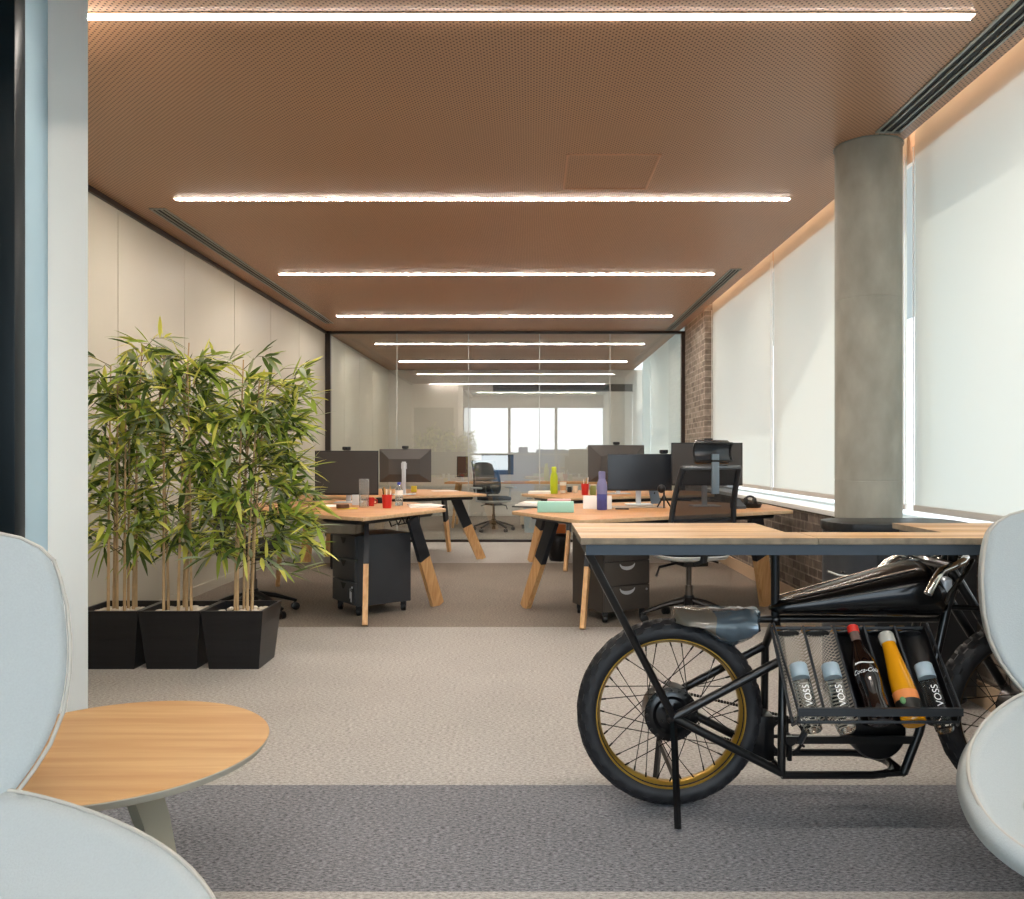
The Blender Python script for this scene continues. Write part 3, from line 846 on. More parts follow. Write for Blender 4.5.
webcam('webcam on top of the monitor with the silver stand', (-1.345, 8.78, DZ + .486), R(180))
webcam('webcam on top of the large brown-backed monitor', (.93, 8.95, DZ + .531), R(190))
webcam('webcam on top of the monitor behind the chair headrest', (1.43, 6.62, DZ + .516))
webcam('round webcam on the screen beside the tripod', (1.10, 6.80, DZ + .426))

# ================================================================== office chairs
def office_chair(label, loc, rz, white=True, head=True, arms=False):
    """Local: sitter faces +y, back at -y."""
    t = thing('office_chair', label, 'office chair', loc, rz)
    m = MB(); m.lathe([(.035, .10), (.045, .13), (.032, .19)], 16)
    for k in range(5):
        a = R(90 + 72 * k + 8); d = Vector((math.cos(a), math.sin(a), 0))
        m.tube([d * .02 + Vector((0, 0, .155)), d * .16 + Vector((0, 0, .125)), d * .32 + Vector((0, 0, .07))], [.034, .027, .018], 8, flat=.7)
    m.build('star_base', M['black_plastic'], t)
    for k in range(5):
        a = R(90 + 72 * k + 8); d = Vector((math.cos(a), math.sin(a), 0)); s = Vector((-d.y, d.x, 0))
        m = MB()
        for q in (-1, 1):
            mt = Matrix.Translation(d * .315 + s * q * .014 + Vector((0, 0, .028))) @ Matrix.Rotation(a + R(90), 4, 'Z') @ Matrix.Rotation(R(90), 4, 'Y')
            m.lathe([(.022, -.010), (.028, -.007), (.028, .007), (.022, .010)], 14, mt)
        m.tube([d * .31 + Vector((0, 0, .03)), d * .31 + Vector((0, 0, .07))], .008, 8)
        m.build('caster', M['black_plastic'], t)
    m = MB(); m.lathe([(.026, .11), (.026, .26), (.018, .26), (.018, .42)], 16); m.build('gas_lift', mat('gas_lift', '5e564f', .4, .4), t)
    m = MB(); m.box(-.09, .09, -.12, .12, .40, .435, bev=.01); m.tube([(.06, .05, .42), (.2, .06, .415), (.25, .06, .40)], .007, 8); m.tube([(-.06, .0, .42), (-.22, .0, .39), (-.25, -.02, .33)], .009, 8); m.build('mechanism', M['black_plastic'], t)
    # seat pan + cushion
    def se(hx, hy, z, n=28, p=3.2, oy=0):
        out = []
        for i in range(n):
            a = 2 * math.pi * i / n; c, s = math.cos(a), math.sin(a)
            out.append((hx * abs(c) ** (2 / p) * (1 if c >= 0 else -1), oy + hy * abs(s) ** (2 / p) * (1 if s >= 0 else -1), z))
        return out
    m = MB(); m.loft([se(.15, .14, .435), se(.235, .225, .455), se(.25, .24, .475), se(.245, .235, .482)]); m.build('seat_pan', M['chair_white'] if white else M['black_plastic'], t)
    m = MB(); m.loft([se(.238, .23, .480), se(.25, .245, .50), se(.245, .24, .525), se(.20, .20, .54)]); m.build('seat', M['chair_seat'], t)
    # back: tilted mesh panel
    def bk(sx, tz):
        w = .235 - .035 * tz if tz > .15 else .20 + .2 * tz
        y = -.225 - .13 * tz - .045 * math.cos(sx * math.pi / 2) + .05 * math.sin(tz * math.pi)
        return Vector((sx * w, y - .0, .58 + .50 * tz))
    m = MB(); m.grid(lambda u, v: bk(2 * u - 1, v), 10, 12); m.build('back_mesh', M['chair_mesh'], t, recalc=False)
    for s in (-1, 1):
        m = MB(); m.tube([bk(s, i / 10) for i in range(11)], .025, 8, flat=.7); m.build('back_frame', M['chair_frame'], t)
    m = MB(); m.tube([bk(-1 + .2 * i, 1) for i in range(11)], .015, 8); m.build('top_rail', mat('chair_rail', '6b7075', .25, .5), t)
    m = MB(); m.tube([bk(-1 + .2 * i, 0) for i in range(11)], .018, 8)
    m.tube([(0, -.27, .58), (0, -.24, .46), (0, -.08, .42)], .026, 8); m.grid(lambda u, v: bk((2 * u - 1) * .9, v * .14) + Vector((0, -.012, 0)), 8, 3); m.build('lumbar', M['chair_frame'], t, recalc=False, solid=.006)
    if head:
        p = bk(0, 1)
        m = MB(); m.box(-.025, .025, p.y - .022, p.y - .004, p.z - .17, p.z + .09, bev=.006); m.build('headrest_bar', mat('chair_bar', '7c8a94', .25, .3), t)
        m = MB()
        def hd(u, v):
            x = (2 * u - 1) * .13; return (x, p.y + .015 - .03 * math.cos((2 * u - 1) * 1.4) + .03 * math.sin(v * 3.1), p.z + .045 + .115 * v)
        m.grid(hd, 10, 6); m.build('headrest', M['headrest'], t, recalc=False, solid=.035, subsurf=1)
        m = MB(); 
        pts = [Vector(hd(u / 8, 0)) for u in range(9)] + [Vector(hd(1, v / 4)) for v in range(1, 5)] + [Vector(hd(1 - u / 8, 1)) for u in range(1, 9)] + [Vector(hd(0, 1 - v / 4)) for v in range(1, 4)]
        m.tube([q + Vector((0, -.004, 0)) for q in pts], .008, 6, closed=True); m.build('headrest_rim', M['black_plastic'], t)
    if arms:
        for s in (-1, 1):
            m = MB(); m.tube([(s * .2, -.02, .45), (s * .29, -.02, .47), (s * .30, -.02, .66)], .016, 8); m.box(s * .30 - .04, s * .30 + .04, -.13, .13, .66, .685, bev=.01); m.build('armrest', M['pull_silver'] if white else M['black_plastic'], t)
    return t
office_chair('black mesh swivel chair with headrest, drawn up behind the motorcycle table', (1.10, 5.71, 0), R(13))
office_chair('black swivel chair half hidden behind the bamboo', (-2.03, 6.0, 0), R(-61), white=False, head=False)
office_chair('black swivel chair with pale armrests behind the glass partition', (-.58, 12.75, 0), R(-150), head=False, arms=True)

# ================================================================== bike table
BK = thing('motorcycle_table', 'wooden plank console table built on a black vintage motorcycle frame', 'table', (1.05, 2.72, 0))
CYB, NY, FY = 2.72, 2.62, 2.82
# planks
m = MB(); ZT = .908
m.mi = 0
P = [(.149, 2.45), (.76, 2.45), (.76, 3.01), (.149, 3.01)]
def plank(x0, x1, y0, y1):
    b0 = len(m.bm.faces); m.box(x0, x1, y0, y1, ZT - .02, ZT, None, .002)
    m.bm.faces.ensure_lookup_table(); m.bm.normal_update()
    for f in m.bm.faces[b0:]: f.material_index = 0 if abs(f.normal.z) > .7 else 1
for k in range(3):
    ys = (2.45, 2.641, 2.828, 3.01); x1 = .82 if k else .858
    plank(.149, x1, ys[k] + .0006, ys[k + 1] - .0006); plank(1.325, 1.99, ys[k] + .0006, ys[k + 1] - .0006) if k else None
plank(.8592, 1.99, 2.4506, 2.6404)
m.build('tabletop', [M['plank'], M['plank_edge']], BK, world=True)
m = MB(); zb0, zb1 = ZT - .052, ZT - .021
m.box(.165, 1.98, 2.456, 2.484, zb0, zb1); m.box(.165, .192, 2.484, 2.98, zb0, zb1); m.box(.165, .80, 2.96, 2.985, zb0, zb1); m.box(.78, .805, 2.484, 2.96, zb0, zb1); m.box(1.34, 1.365, 2.484, 2.96, zb0, zb1); m.box(1.34, 1.98, 2.96, 2.985, zb0, zb1); m.box(1.955, 1.98, 2.484, 2.96, zb0, zb1)
m.build('table_frame', M['frame_steel'], BK, world=True)
# frame tubes
nA, fA = Vector((.455, NY, .318)), Vector((.455, FY, .318))
m = MB(); r = .0135
m.tube([(.172, 2.47, ZT - .045), nA], .0125, 12)
for yy, A in ((NY, nA), (FY, fA)):
    m.tube([A, (.803, yy, .503)], .0145, 12); m.tube([A, (.80, yy, .142)], .0145, 12)
    m.tube([(.81, CYB, .61), (.81, CYB + (yy - CYB) * .55, .56), (.805, yy, .50), (.80, yy, .134)], r, 12)
    m.tube([(1.405, CYB + (yy - CYB) * .5, .82), (1.34, yy - (yy - CYB) * .2, .667), (1.24, yy, .27), (1.19, yy, .14)], r, 12)
    m.tube([(1.34, yy - (yy - CYB) * .2, .667), (1.46, yy, .667)], .009, 10)
    m.ball(A, .024, .012, .024, 12, 8)
m.tube([(.81, CYB, .60), (.81, CYB, ZT - .03)], .0145, 12)
m.tube([(.70, CYB, .612), (1.36, CYB, .615)], .013, 12); m.ball((.81, CYB, .61), .02)
loop = [Vector((.80, NY, .134)), Vector((1.09, NY, .134))] + arc((1.09, CYB, .134), .10, -math.pi / 2, math.pi / 2, 8) + [Vector((.80, FY, .134))]
m.tube(loop, .0125, 10)
m.box(.80, 1.225, NY - .006, NY + .006, .235, .258); m.box(.80, 1.225, FY - .006, FY + .006, .235, .258)
m.tube([(1.19, NY, .14), (1.19, FY, .14)], .012, 10); m.tube([(1.09, NY, .135), (1.19, NY, .14)], .010, 8)
m.tube([(1.40, CYB, .70), (1.40, CYB, ZT - .03)], .017, 12)
m.tube([(.80, NY, .142), (.80, FY, .142)], .011, 8)
m.build('frame', M['bike_black'], BK, world=True)
m = MB()
m.tube([nA, (.452, 2.522, 0.006)], .011, 4); m.tube([fA, (.446, 2.93, 0.006)], .011, 4); m.tube([(.4535, 2.565, .135), (.450, 2.878, .152)], .009, 4)
m.build('stand', M['bike_black'], BK, world=True)
# wheels
def wheel(cx, rimmat, name='wheel'):
    c = Vector((cx, CYB, .308)); RX = Matrix.Translation(c) @ Matrix.Rotation(R(90), 4, 'X')
    seg = 168; prof = []
    nph = 20
    m = MB(); V = []; Fc = []
    for k in range(seg):
        a = 2 * math.pi * k / seg
        for i in range(nph):
            ph = 2 * math.pi * i / nph
            rr = .270 + .0375 * math.cos(ph); z = .046 * math.sin(ph)
            cs = math.cos(ph)
            if cs > -.05:
                blk = ((k // 3) + i) % 2
                if cs > .25: rr -= 0 if blk else .0075
                else: z *= 1.0 if (k % 4) < 2 else .97; rr -= 0 if (k % 4) < 2 else .0015
            V.append(RX @ Vector((rr * math.cos(a), rr * math.sin(a), z)))
    for k in range(seg):
        k2 = (k + 1) % seg
        for i in range(nph):
            j = (i + 1) % nph
            Fc.append((k * nph + i, k2 * nph + i, k2 * nph + j, k * nph + j))
    m.add(V, Fc); w = m.build(name, M['tyre'], BK, world=True, sharp=28)
    m = MB(); m.ring([(.249, .035), (.251, .029), (.244, .022), (.236, .012), (.236, -.012), (.244, -.022), (.251, -.029), (.249, -.035), (.243, -.035), (.240, -.026), (.231, -.013), (.231, .013), (.240, .026), (.243, .035)], 96, RX)
    m.build('rim', rimmat, w, world=True)
    m = MB()
    m.lathe([(.018, -.06), (.018, -.045), (.074, -.047), (.088, -.038), (.088, .038), (.074, .047), (.062, .049), (.05, .040), (.03, .046), (.018, .046), (.018, .06)], 40, RX)
    for k in range(20):
        a = 2 * math.pi * k / 20; m.lathe([(.005, .034), (.005, .039)], 8, RX @ Matrix.Translation((.080 * math.cos(a), .080 * math.sin(a), .007)))
    for k in range(5):
        a = 2 * math.pi * k / 5; m.lathe([(.006, .04), (.006, .05)], 6, RX @ Matrix.Translation((.036 * math.cos(a), .036 * math.sin(a), 0)))
    m.build('hub', M['bike_black'], w, world=True)
    m = MB()
    for k in range(36):
        a = 2 * math.pi * k / 36; s = 1 if k % 2 else -1; d = .62 if (k // 2) % 2 else -.62
        p0 = RX @ Vector((.078 * math.cos(a + d * 1.4), .078 * math.sin(a + d * 1.4), s * .034)); p1 = RX @ Vector((.232 * math.cos(a), .232 * math.sin(a), s * .006))
        m.tube([p0, p1], .0016, 5); m.tube([p1, p1 + (p0 - p1) * .09], .003, 5)
    m.build('spokes', M['spoke'], w, world=True)
wheel(.459, M['gold_rim']); wheel(1.65, mat('dark_rim', '4a3d2a', .35, .7))
# saddle
m = MB(); rings = []
for i in range(15):
    s = i / 14; x = .475 + .275 * s
    hw = (.075 + .035 * math.sin(min(1, s * 1.25) * math.pi)) * (1 if s > .06 else .6) * (1 if s < .93 else .55)
    zc = .612 - .025 * s; ht = .042 + .022 * s; hb = .012 + .055 * max(0, math.sin((s - .3) / .7 * math.pi)) if s > .3 else .012
    ring = []
    for k in range(20):
        a = 2 * math.pi * k / 20; c, sn = math.cos(a), math.sin(a)
        ring.append((x + .004 * math.sin(k * 5 + i * 3), CYB + hw * c * (1 + .03 * math.sin(i * 2.3 + k)), zc + (ht if sn > 0 else hb) * sn * (1 + .06 * math.sin(i * 1.7 + k * 2.1))))
    rings.append(ring)
m.loft(rings)
for f in m.bm.faces: f.material_index = 1 if sum(v.co.x for v in f.verts) / len(f.verts) < .585 else 0
m.build('saddle', [M['saddle'], M['saddle2']], BK, world=True, sharp=60)
# tank
m = MB(); rings = []
for i in range(22):
    s = i / 21; x = .792 + .565 * s
    zt = .668 + (.812 - .668) * min(1, s / .84) ** 1.0 if s < .84 else .812 - .10 * ((s - .84) / .16) ** 2
    zb = .632 - .006 * s if s < .93 else .626 + .05 * (s - .93) / .07
    hw = .03 + .085 * min(1, s / .8) ** .8
    if s < .04: hw *= .5 + 12 * s; zt -= .012 * (1 - s / .04); zb += .010 * (1 - s / .04)
    if s > .93: hw *= 1 - .55 * ((s - .93) / .07) ** 2
    zc, hz = (zt + zb) / 2, (zt - zb) / 2; ring = []
    for k in range(28):
        a = 2 * math.pi * k / 28; c, sn = math.cos(a), math.sin(a); pw = 2.0 / (3.4 if sn < 0 else 2.3)
        ring.append((x, CYB + hw * abs(c) ** pw * (1 if c >= 0 else -1), zc + hz * abs(sn) ** pw * (1 if sn >= 0 else -1)))
    rings.append(ring)
m.loft(rings); m.build('fuel_tank', M['tank'], BK, world=True, sharp=50)
m = MB()
for s_ in (-1, 1): m.tube([(.82, CYB + s_ * .026, .683), (1.0, CYB + s_ * .052, .727), (1.24, CYB + s_ * .076, .788)], .003, 6)
m.build('tank_ridge_glint', mat('tank_ridge_glint', '6d655c', .25, .8), BK, world=True)  # thin bright tubes stand in for the highlight along the tank ridge
# fork, handlebars, lamp
LEV = mat('lever', '3a3835', .25, .8)
m = MB()
for s_ in (-1, 1):
    m.tube([(1.345, CYB + s_ * .085, .80), (1.65, CYB + s_ * .075, .308)], .0155, 12)
m.tube([(1.345, CYB - .1, .80), (1.345, CYB + .1, .80)], .016, 10); m.tube([(1.39, CYB - .09, .727), (1.39, CYB + .09, .727)], .014, 10)
m.tube([(1.65, CYB - .09, .308), (1.65, CYB + .09, .308)], .012, 10)
m.build('fork', M['bike_black'], BK, world=True)
m = MB()
def P2(u, v, y): return Vector(((u - CX) * y / F, y, CAMZ + (CY - v) * y / F))
m.tube([P2(928, 594, 2.46), P2(934, 582, 2.47), P2(941, 571, 2.50), P2(951, 567, 2.55), P2(962, 562, 2.62), P2(966, 558, 2.72), P2(944, 559, 2.84), P2(920, 560, 2.93), P2(899, 556, 2.96), P2(887, 562, 2.95), P2(876, 574, 2.94)], .0125, 12)
m.build('handlebar', M['chrome'], BK, world=True)
m = MB(); m.tube([P2(946, 603, 2.56), P2(950, 593, 2.55), P2(958, 582, 2.56), P2(967, 571, 2.58), P2(973, 560, 2.6)], .007, 8); m.build('brake_lever', LEV, BK, world=True)
m = MB(); m.tube([P2(893, 569, 2.9), P2(903, 560, 2.9), P2(915, 553, 2.88), P2(960, 556, 2.78)], .005, 8); m.build('brake_cable', LEV, BK, world=True)
m = MB(); c = P2(945.5, 585, 2.63); m.lathe([(.014, -.025), (.019, -.02), (.019, .018), (.010, .026)], 16, Matrix.Translation(c)); m.build('reservoir', M['pull_silver'], BK, world=True)
# drive parts
CHN = mat('chain_steel', '242322', .4, .6)
m = MB(); RXm = Matrix.Rotation(R(90), 4, 'X')
m.lathe([(.06, -.085), (.092, -.07), (.092, .07), (.085, .08), (.04, .085)], 36, Matrix.Translation((1.13, CYB + .02, .255)) @ RXm)
m.box(1.02, 1.19, CYB - .05, CYB + .08, .30, .36, bev=.01); m.build('motor', M['bike_black'], BK, world=True)
m = MB(); cg = Matrix.Translation((.865, CYB + .055, .205)) @ RXm
m.ring([(.052, -.003), (.062, -.003), (.062, .003), (.052, .003)], 36, cg)
for k in range(18):
    a = 2 * math.pi * k / 18; m.box(-.004, .004, .06, .07, -.003, .003, cg @ Matrix.Rotation(a, 4, 'Z'))
for k in range(4): m.box(-.006, .006, 0, .055, -.003, .003, cg @ Matrix.Rotation(math.pi / 2 * k, 4, 'Z'))
m.lathe([(.016, -.04), (.016, .05)], 14, cg); m.tube([cg @ Vector((0, 0, .03)), cg @ Vector((.0, -.07, .03))], .009, 8); m.box(.72, .80, CYB - .03, CYB + .06, .15, .30, bev=.01)
m.build('crank', M['bike_black'], BK, world=True)
A, B = Vector((.459, CYB + .055, .308)), Vector((.865, CYB + .055, .205))
for s_ in (-1, 1):
    m = MB(); a0, b0 = A + Vector((0, 0, s_ * .058)), B + Vector((0, 0, s_ * .066))
    for k in range(40):
        p = a0.lerp(b0, k / 40); q = a0.lerp(b0, (k + .72) / 40); m.tube([p, q], .0052, 5)
    m.build('chain', CHN, BK, world=True)
# bottle rack
AX = Vector((0, -.67, -.743)); NRM = Vector((0, -.743, .67)); TOP = Vector((0, 2.605, .606)); LEN = .315
RK = None
m = MB(); m.box(.756, 1.222, -.006, .006, -.011, .011, Matrix.Translation((0, 2.322, .428))); 
m.tube([(.76, 2.335, .395), (1.218, 2.335, .395)], .0045, 8)
m.tube([(.76, 2.385, .37), (.76, 2.335, .395), (.76, 2.322, .428)], .0045, 6); m.tube([(1.24, 2.385, .37), (1.218, 2.335, .395), (1.218, 2.322, .428)], .0045, 6)
for x, x2 in ((.764, .758), (1.247, 1.22)): m.tube([TOP + Vector((x, 0, 0)), TOP + AX * LEN + Vector((x, 0, 0))], .005, 8); m.tube([TOP + Vector((x, 0, 0)) + NRM * .03, Vector((x2, 2.322, .428))], .004, 8)
for k in range(1, 5): m.tube([TOP + Vector((.7645 + .0965 * k, 0, 0)) + NRM * .012, TOP + AX * LEN + Vector((.7645 + .0965 * k, 0, 0)) + NRM * .012], .0045, 6)
m.tube([TOP + Vector((.764, 0, 0)), TOP + Vector((1.247, 0, 0))], .006, 8); m.tube([(.84, 2.42, .40), (.84, 2.56, .26)], .010, 6)
RK = m.build('bottle_rack', mat('rack_rail', '34373b', .4, .4), BK, world=True)
for k in range(5):
    xc = .8125 + .0965 * k
    def tr(u, v, xc=xc):
        a = math.pi * (u - .5); p = TOP + AX * LEN * v + Vector((xc + .0455 * math.sin(a), 0, 0)) + NRM * (.012 - .034 * math.cos(a)); return p
    m = MB(); m.grid(tr, 12, 8)
    uvl = m.bm.loops.layers.uv.new('uv')
    for f in m.bm.faces:
        for l in f.loops:
            q = l.vert.co; l[uvl].uv = (math.atan2(q.x - xc, .03) * .045, (q - TOP).dot(AX))
    m.build('trough', M['rack_mesh'] if k < 2 else M['rack_sheet'], RK, world=True, recalc=False)
    m = MB(); ec = TOP + Vector((xc, 0, 0)) - NRM * .012 + AX * .012
    B3 = Matrix((( 1, NRM.x, AX.x, ec.x), (0, NRM.y, AX.y, ec.y), (0, NRM.z, AX.z, ec.z), (0, 0, 0, 1)))
    m.lathe([(.038, -.003), (.040, 0), (.038, .003)], 24, B3 @ Matrix.Diagonal((1, .5, 1, 1))); m.build('trough_end', M['bike_black'], RK, world=True)
    m = MB(); m.box(xc - .030, xc + .016, 2.66, 2.672, .578, .600); m.build('amber_tag', M['amber'], RK, world=True)

# bottles in the rack
def frame_at(xc, base_s, off=.0):
    o = TOP + AX * (LEN + base_s) + Vector((xc, 0, 0)) + NRM * off
    up = -AX; xx = Vector((1, 0, 0)); yy = up.cross(xx)
    return Matrix(((xx.x, yy.x, up.x, o.x), (xx.y, yy.y, up.y, o.y), (xx.z, yy.z, up.z, o.z), (0, 0, 0, 1)))
def wrap_text(bm, r, zc, vertical, face=-90):
    """Lay flat text (x right, y up) on a cylinder about z; face = angle of its middle."""
    bmesh.ops.triangulate(bm, faces=bm.faces[:])
    ax = 0 if not vertical else 1
    for k in range(-8, 9):
        n = Vector((1, 0, 0)) if ax == 0 else Vector((0, 1, 0))
        bmesh.ops.bisect_plane(bm, geom=bm.verts[:] + bm.edges[:] + bm.faces[:], plane_co=n * k * .004, plane_no=n)
    V = []
    bm.verts.index_update()
    for v in bm.verts:
        x, y = (v.co.x, v.co.y) if not vertical else (-v.co.y, v.co.x)
        a = R(face) + x / r
        V.append(Vector((r * math.cos(a), r * math.sin(a), zc + y)))
    Fc = [[w.index for w in f.verts] for f in bm.faces]; bm.free()
    return V, Fc
WB = None
for k, (xc, lab) in enumerate(((.812, 'clear water bottle with grey cap in the first trough of the rack'), (.909, 'clear water bottle with grey cap beside the dark cola bottle'), (1.192, 'clear water bottle with grey cap in the last trough, past the juice'))):
    if WB is None:
        WB = thing('water_bottle', lab, 'bottle', (0, 0, 0), 0, 'clear water bottles in the rack')
        m = MB(); m.lathe([(.0, .0), (.022, .0), (.0262, .004), (.0265, .012), (.0265, .156), (.024, .162), (.022, .164), (.0, .164)], 32, capb=False, capt=False); m.build('body', M['glass'], WB)
        m = MB(); m.lathe([(.0255, .163), (.0262, .165), (.0262, .204), (.025, .207), (.0, .207)], 32, capt=False); m.build('cap', M['cap_grey'], WB)
        m = MB(); V, Fc = wrap_text(text_mesh('VOSS', .029), .0270, .098, True); m.add(V, Fc); m.build('lettering', M['ink_white'], WB, recalc=False)
        b = WB
    else:
        b = dup(WB, (0, 0, 0), None, lab, 'clear water bottles in the rack')
    fm = frame_at(xc, .032, .021); b.rotation_mode = 'XYZ'; b.location = fm.to_translation(); b.rotation_euler = fm.to_euler()
CB = thing('cola_bottle', 'dark cola bottle with red cap and white script lettering in the rack', 'bottle')
fm = frame_at(1.01, .01, .026); CB.location = fm.to_translation(); CB.rotation_euler = fm.to_euler()
m = MB(); m.lathe([(.0, .0), (.030, .0), (.035, .005), (.037, .03), (.0345, .065), (.0335, .085), (.0385, .125), (.0390, .16), (.035, .19), (.026, .22), (.018, .245), (.0150, .265), (.0145, .29), (.0, .29)], 36, capb=False, capt=False); m.build('body', M['cola'], CB)
m = MB(); m.lathe([(.0155, .262), (.0158, .295), (.0, .296)], 24, capb=False, capt=False); m.build('neck', mat('neck_glass', '6b5a54', .1, coat=1), CB)
m = MB(); m.lathe([(.0168, .292), (.0172, .295), (.0172, .314), (.014, .317), (.0, .317)], 24, capt=False); m.build('cap', M['red'], CB)
m = MB(); V, Fc = wrap_text(text_mesh('Coca-Cola', .0185, shear=.4), .0396, .148, False, -113); m.add(V, Fc); m.build('lettering', M['ink_white'], CB, recalc=False)
m = MB()
for zz in (.0, .004):
    m.add([Vector((.0393 * math.cos(R(-150 + 8 * i)), .0393 * math.sin(R(-150 + 8 * i)), .172 + zz * .6 + .002 * math.sin(i * .6))) for i in range(12)] + [Vector((.0393 * math.cos(R(-150 + 8 * i)), .0393 * math.sin(R(-150 + 8 * i)), .1735 + zz * .6 + .002 * math.sin(i * .6))) for i in range(12)], [(i, i + 1, 13 + i, 12 + i) for i in range(11)])
m.build('label_line', M['ink_white'], CB, recalc=False)
JB = thing('juice_bottle', 'orange juice bottle with pale cap and orange label in the rack', 'bottle')
fm = frame_at(1.108, .012, .024); JB.location = fm.to_translation(); JB.rotation_euler = fm.to_euler()
m = MB(); m.lathe([(.0, .0), (.031, .0), (.0345, .005), (.0355, .02), (.0355, .09), (.033, .14), (.027, .19), (.022, .235), (.0205, .262), (.0, .262)], 36, capb=False, capt=False); m.build('body', M['juice'], JB)
m = MB(); m.lathe([(.0225, .258), (.0235, .262), (.0235, .288), (.020, .294), (.0, .294)], 26, capt=False); m.build('cap', M['cap_clear'], JB)
m = MB(); m.lathe([(.0358, .066), (.0358, .094)], 36, capb=False, capt=False); m.build('label_band', M['label_orange'], JB)
m = MB(); m.lathe([(.0358, .022), (.0358, .066)], 36, capb=False, capt=False); m.build('label', M['label_black'], JB)
m = MB(); m.ball((-.022, -.0255, .060), .012, .006, .012, 10, 6); m.build('label_leaf', M['label_green'], JB)

# dark cabinet behind the motorcycle table
CBN = thing('side_cabinet', 'black cabinet with chrome lever, behind motorcycle table and before concrete column', 'cabinet', (1.745, 3.92, 0))
def rrect(x0, x1, y0, y1, r, n=5):
    out = []
    for cx, cy, a in ((x1 - r, y1 - r, 0), (x0 + r, y1 - r, 90), (x0 + r, y0 + r, 180), (x1 - r, y0 + r, 270)):
        out += [(cx + r * math.cos(R(a + 90 * i / n)), cy + r * math.sin(R(a + 90 * i / n))) for i in range(n + 1)]
    return out
m = MB(); m.prism(rrect(-.33, .30, -.19, .19, .15), 0.02, .80, None); m.build('body', M['ped'], CBN)
m = MB(); m.prism(rrect(-.34, .31, -.20, .20, .16), .80, .845, None, .01); m.build('lid', M['black_plastic'], CBN)
m = MB(); m.box(-.17, .28, -.197, -.188, .06, .78, bev=.003); d = m.build('door', mat('cabinet_door', '1d1f22', .4), CBN)
m = MB(); m.tube([(-.40, -.20, .633), (-.35, -.205, .615), (-.29, -.205, .61)], .011, 8, flat=.6); m.tube([(-.30, -.10, .62), (-.31, -.20, .613)], .008, 8); m.build('handle', M['chrome'], d)
for sx in (-.22, .22):
    for sy in (-.12, .16):
        m = MB(); m.lathe([(.02, 0), (.02, .025)], 10, Matrix.Translation((sx, sy, 0))); m.build('foot', M['black_plastic'], CBN)

# ================================================================== coffee table
CT = thing('coffee_table', 'round oak-topped coffee table beside the pale lounge chair', 'coffee table', (-1.02, 2.0, 0))
m = MB(); m.lathe([(0, .448), (.362, .448), (.364, .446)], 96, capb=False, capt=False); m.build('tabletop', M['ct_top'], CT)
m = MB(); m.lathe([(.364, .4465), (.3645, .444), (.356, .428), (.33, .424), (0, .424)], 96, capb=False, capt=False); m.build('rim', M['ct_edge'], CT)
m = MB(); m.lathe([(.055, .39), (.11, .424)], 24); m.build('hub', M['ct_leg'], CT)
for k in range(3):
    a = R(-30 + 120 * k); d = Vector((math.cos(a), math.sin(a), 0)); s = Vector((-d.y, d.x, 0)); m = MB(); rg = []
    for (q, z, hw, ht) in ((.05, .424, .040, .016), (.10, .385, .038, .018), (.155, .29, .034, .017), (.21, .15, .028, .014), (.25, .012, .024, .012)):
        c = d * q + Vector((0, 0, z)); o2 = Vector((d.x * .8, d.y * .8, .6))
        rg.append([c - s * hw - o2 * ht, c + s * hw - o2 * ht, c + s * hw + o2 * ht, c - s * hw + o2 * ht])
    m.loft(rg); m.build('leg', M['ct_leg'], CT)

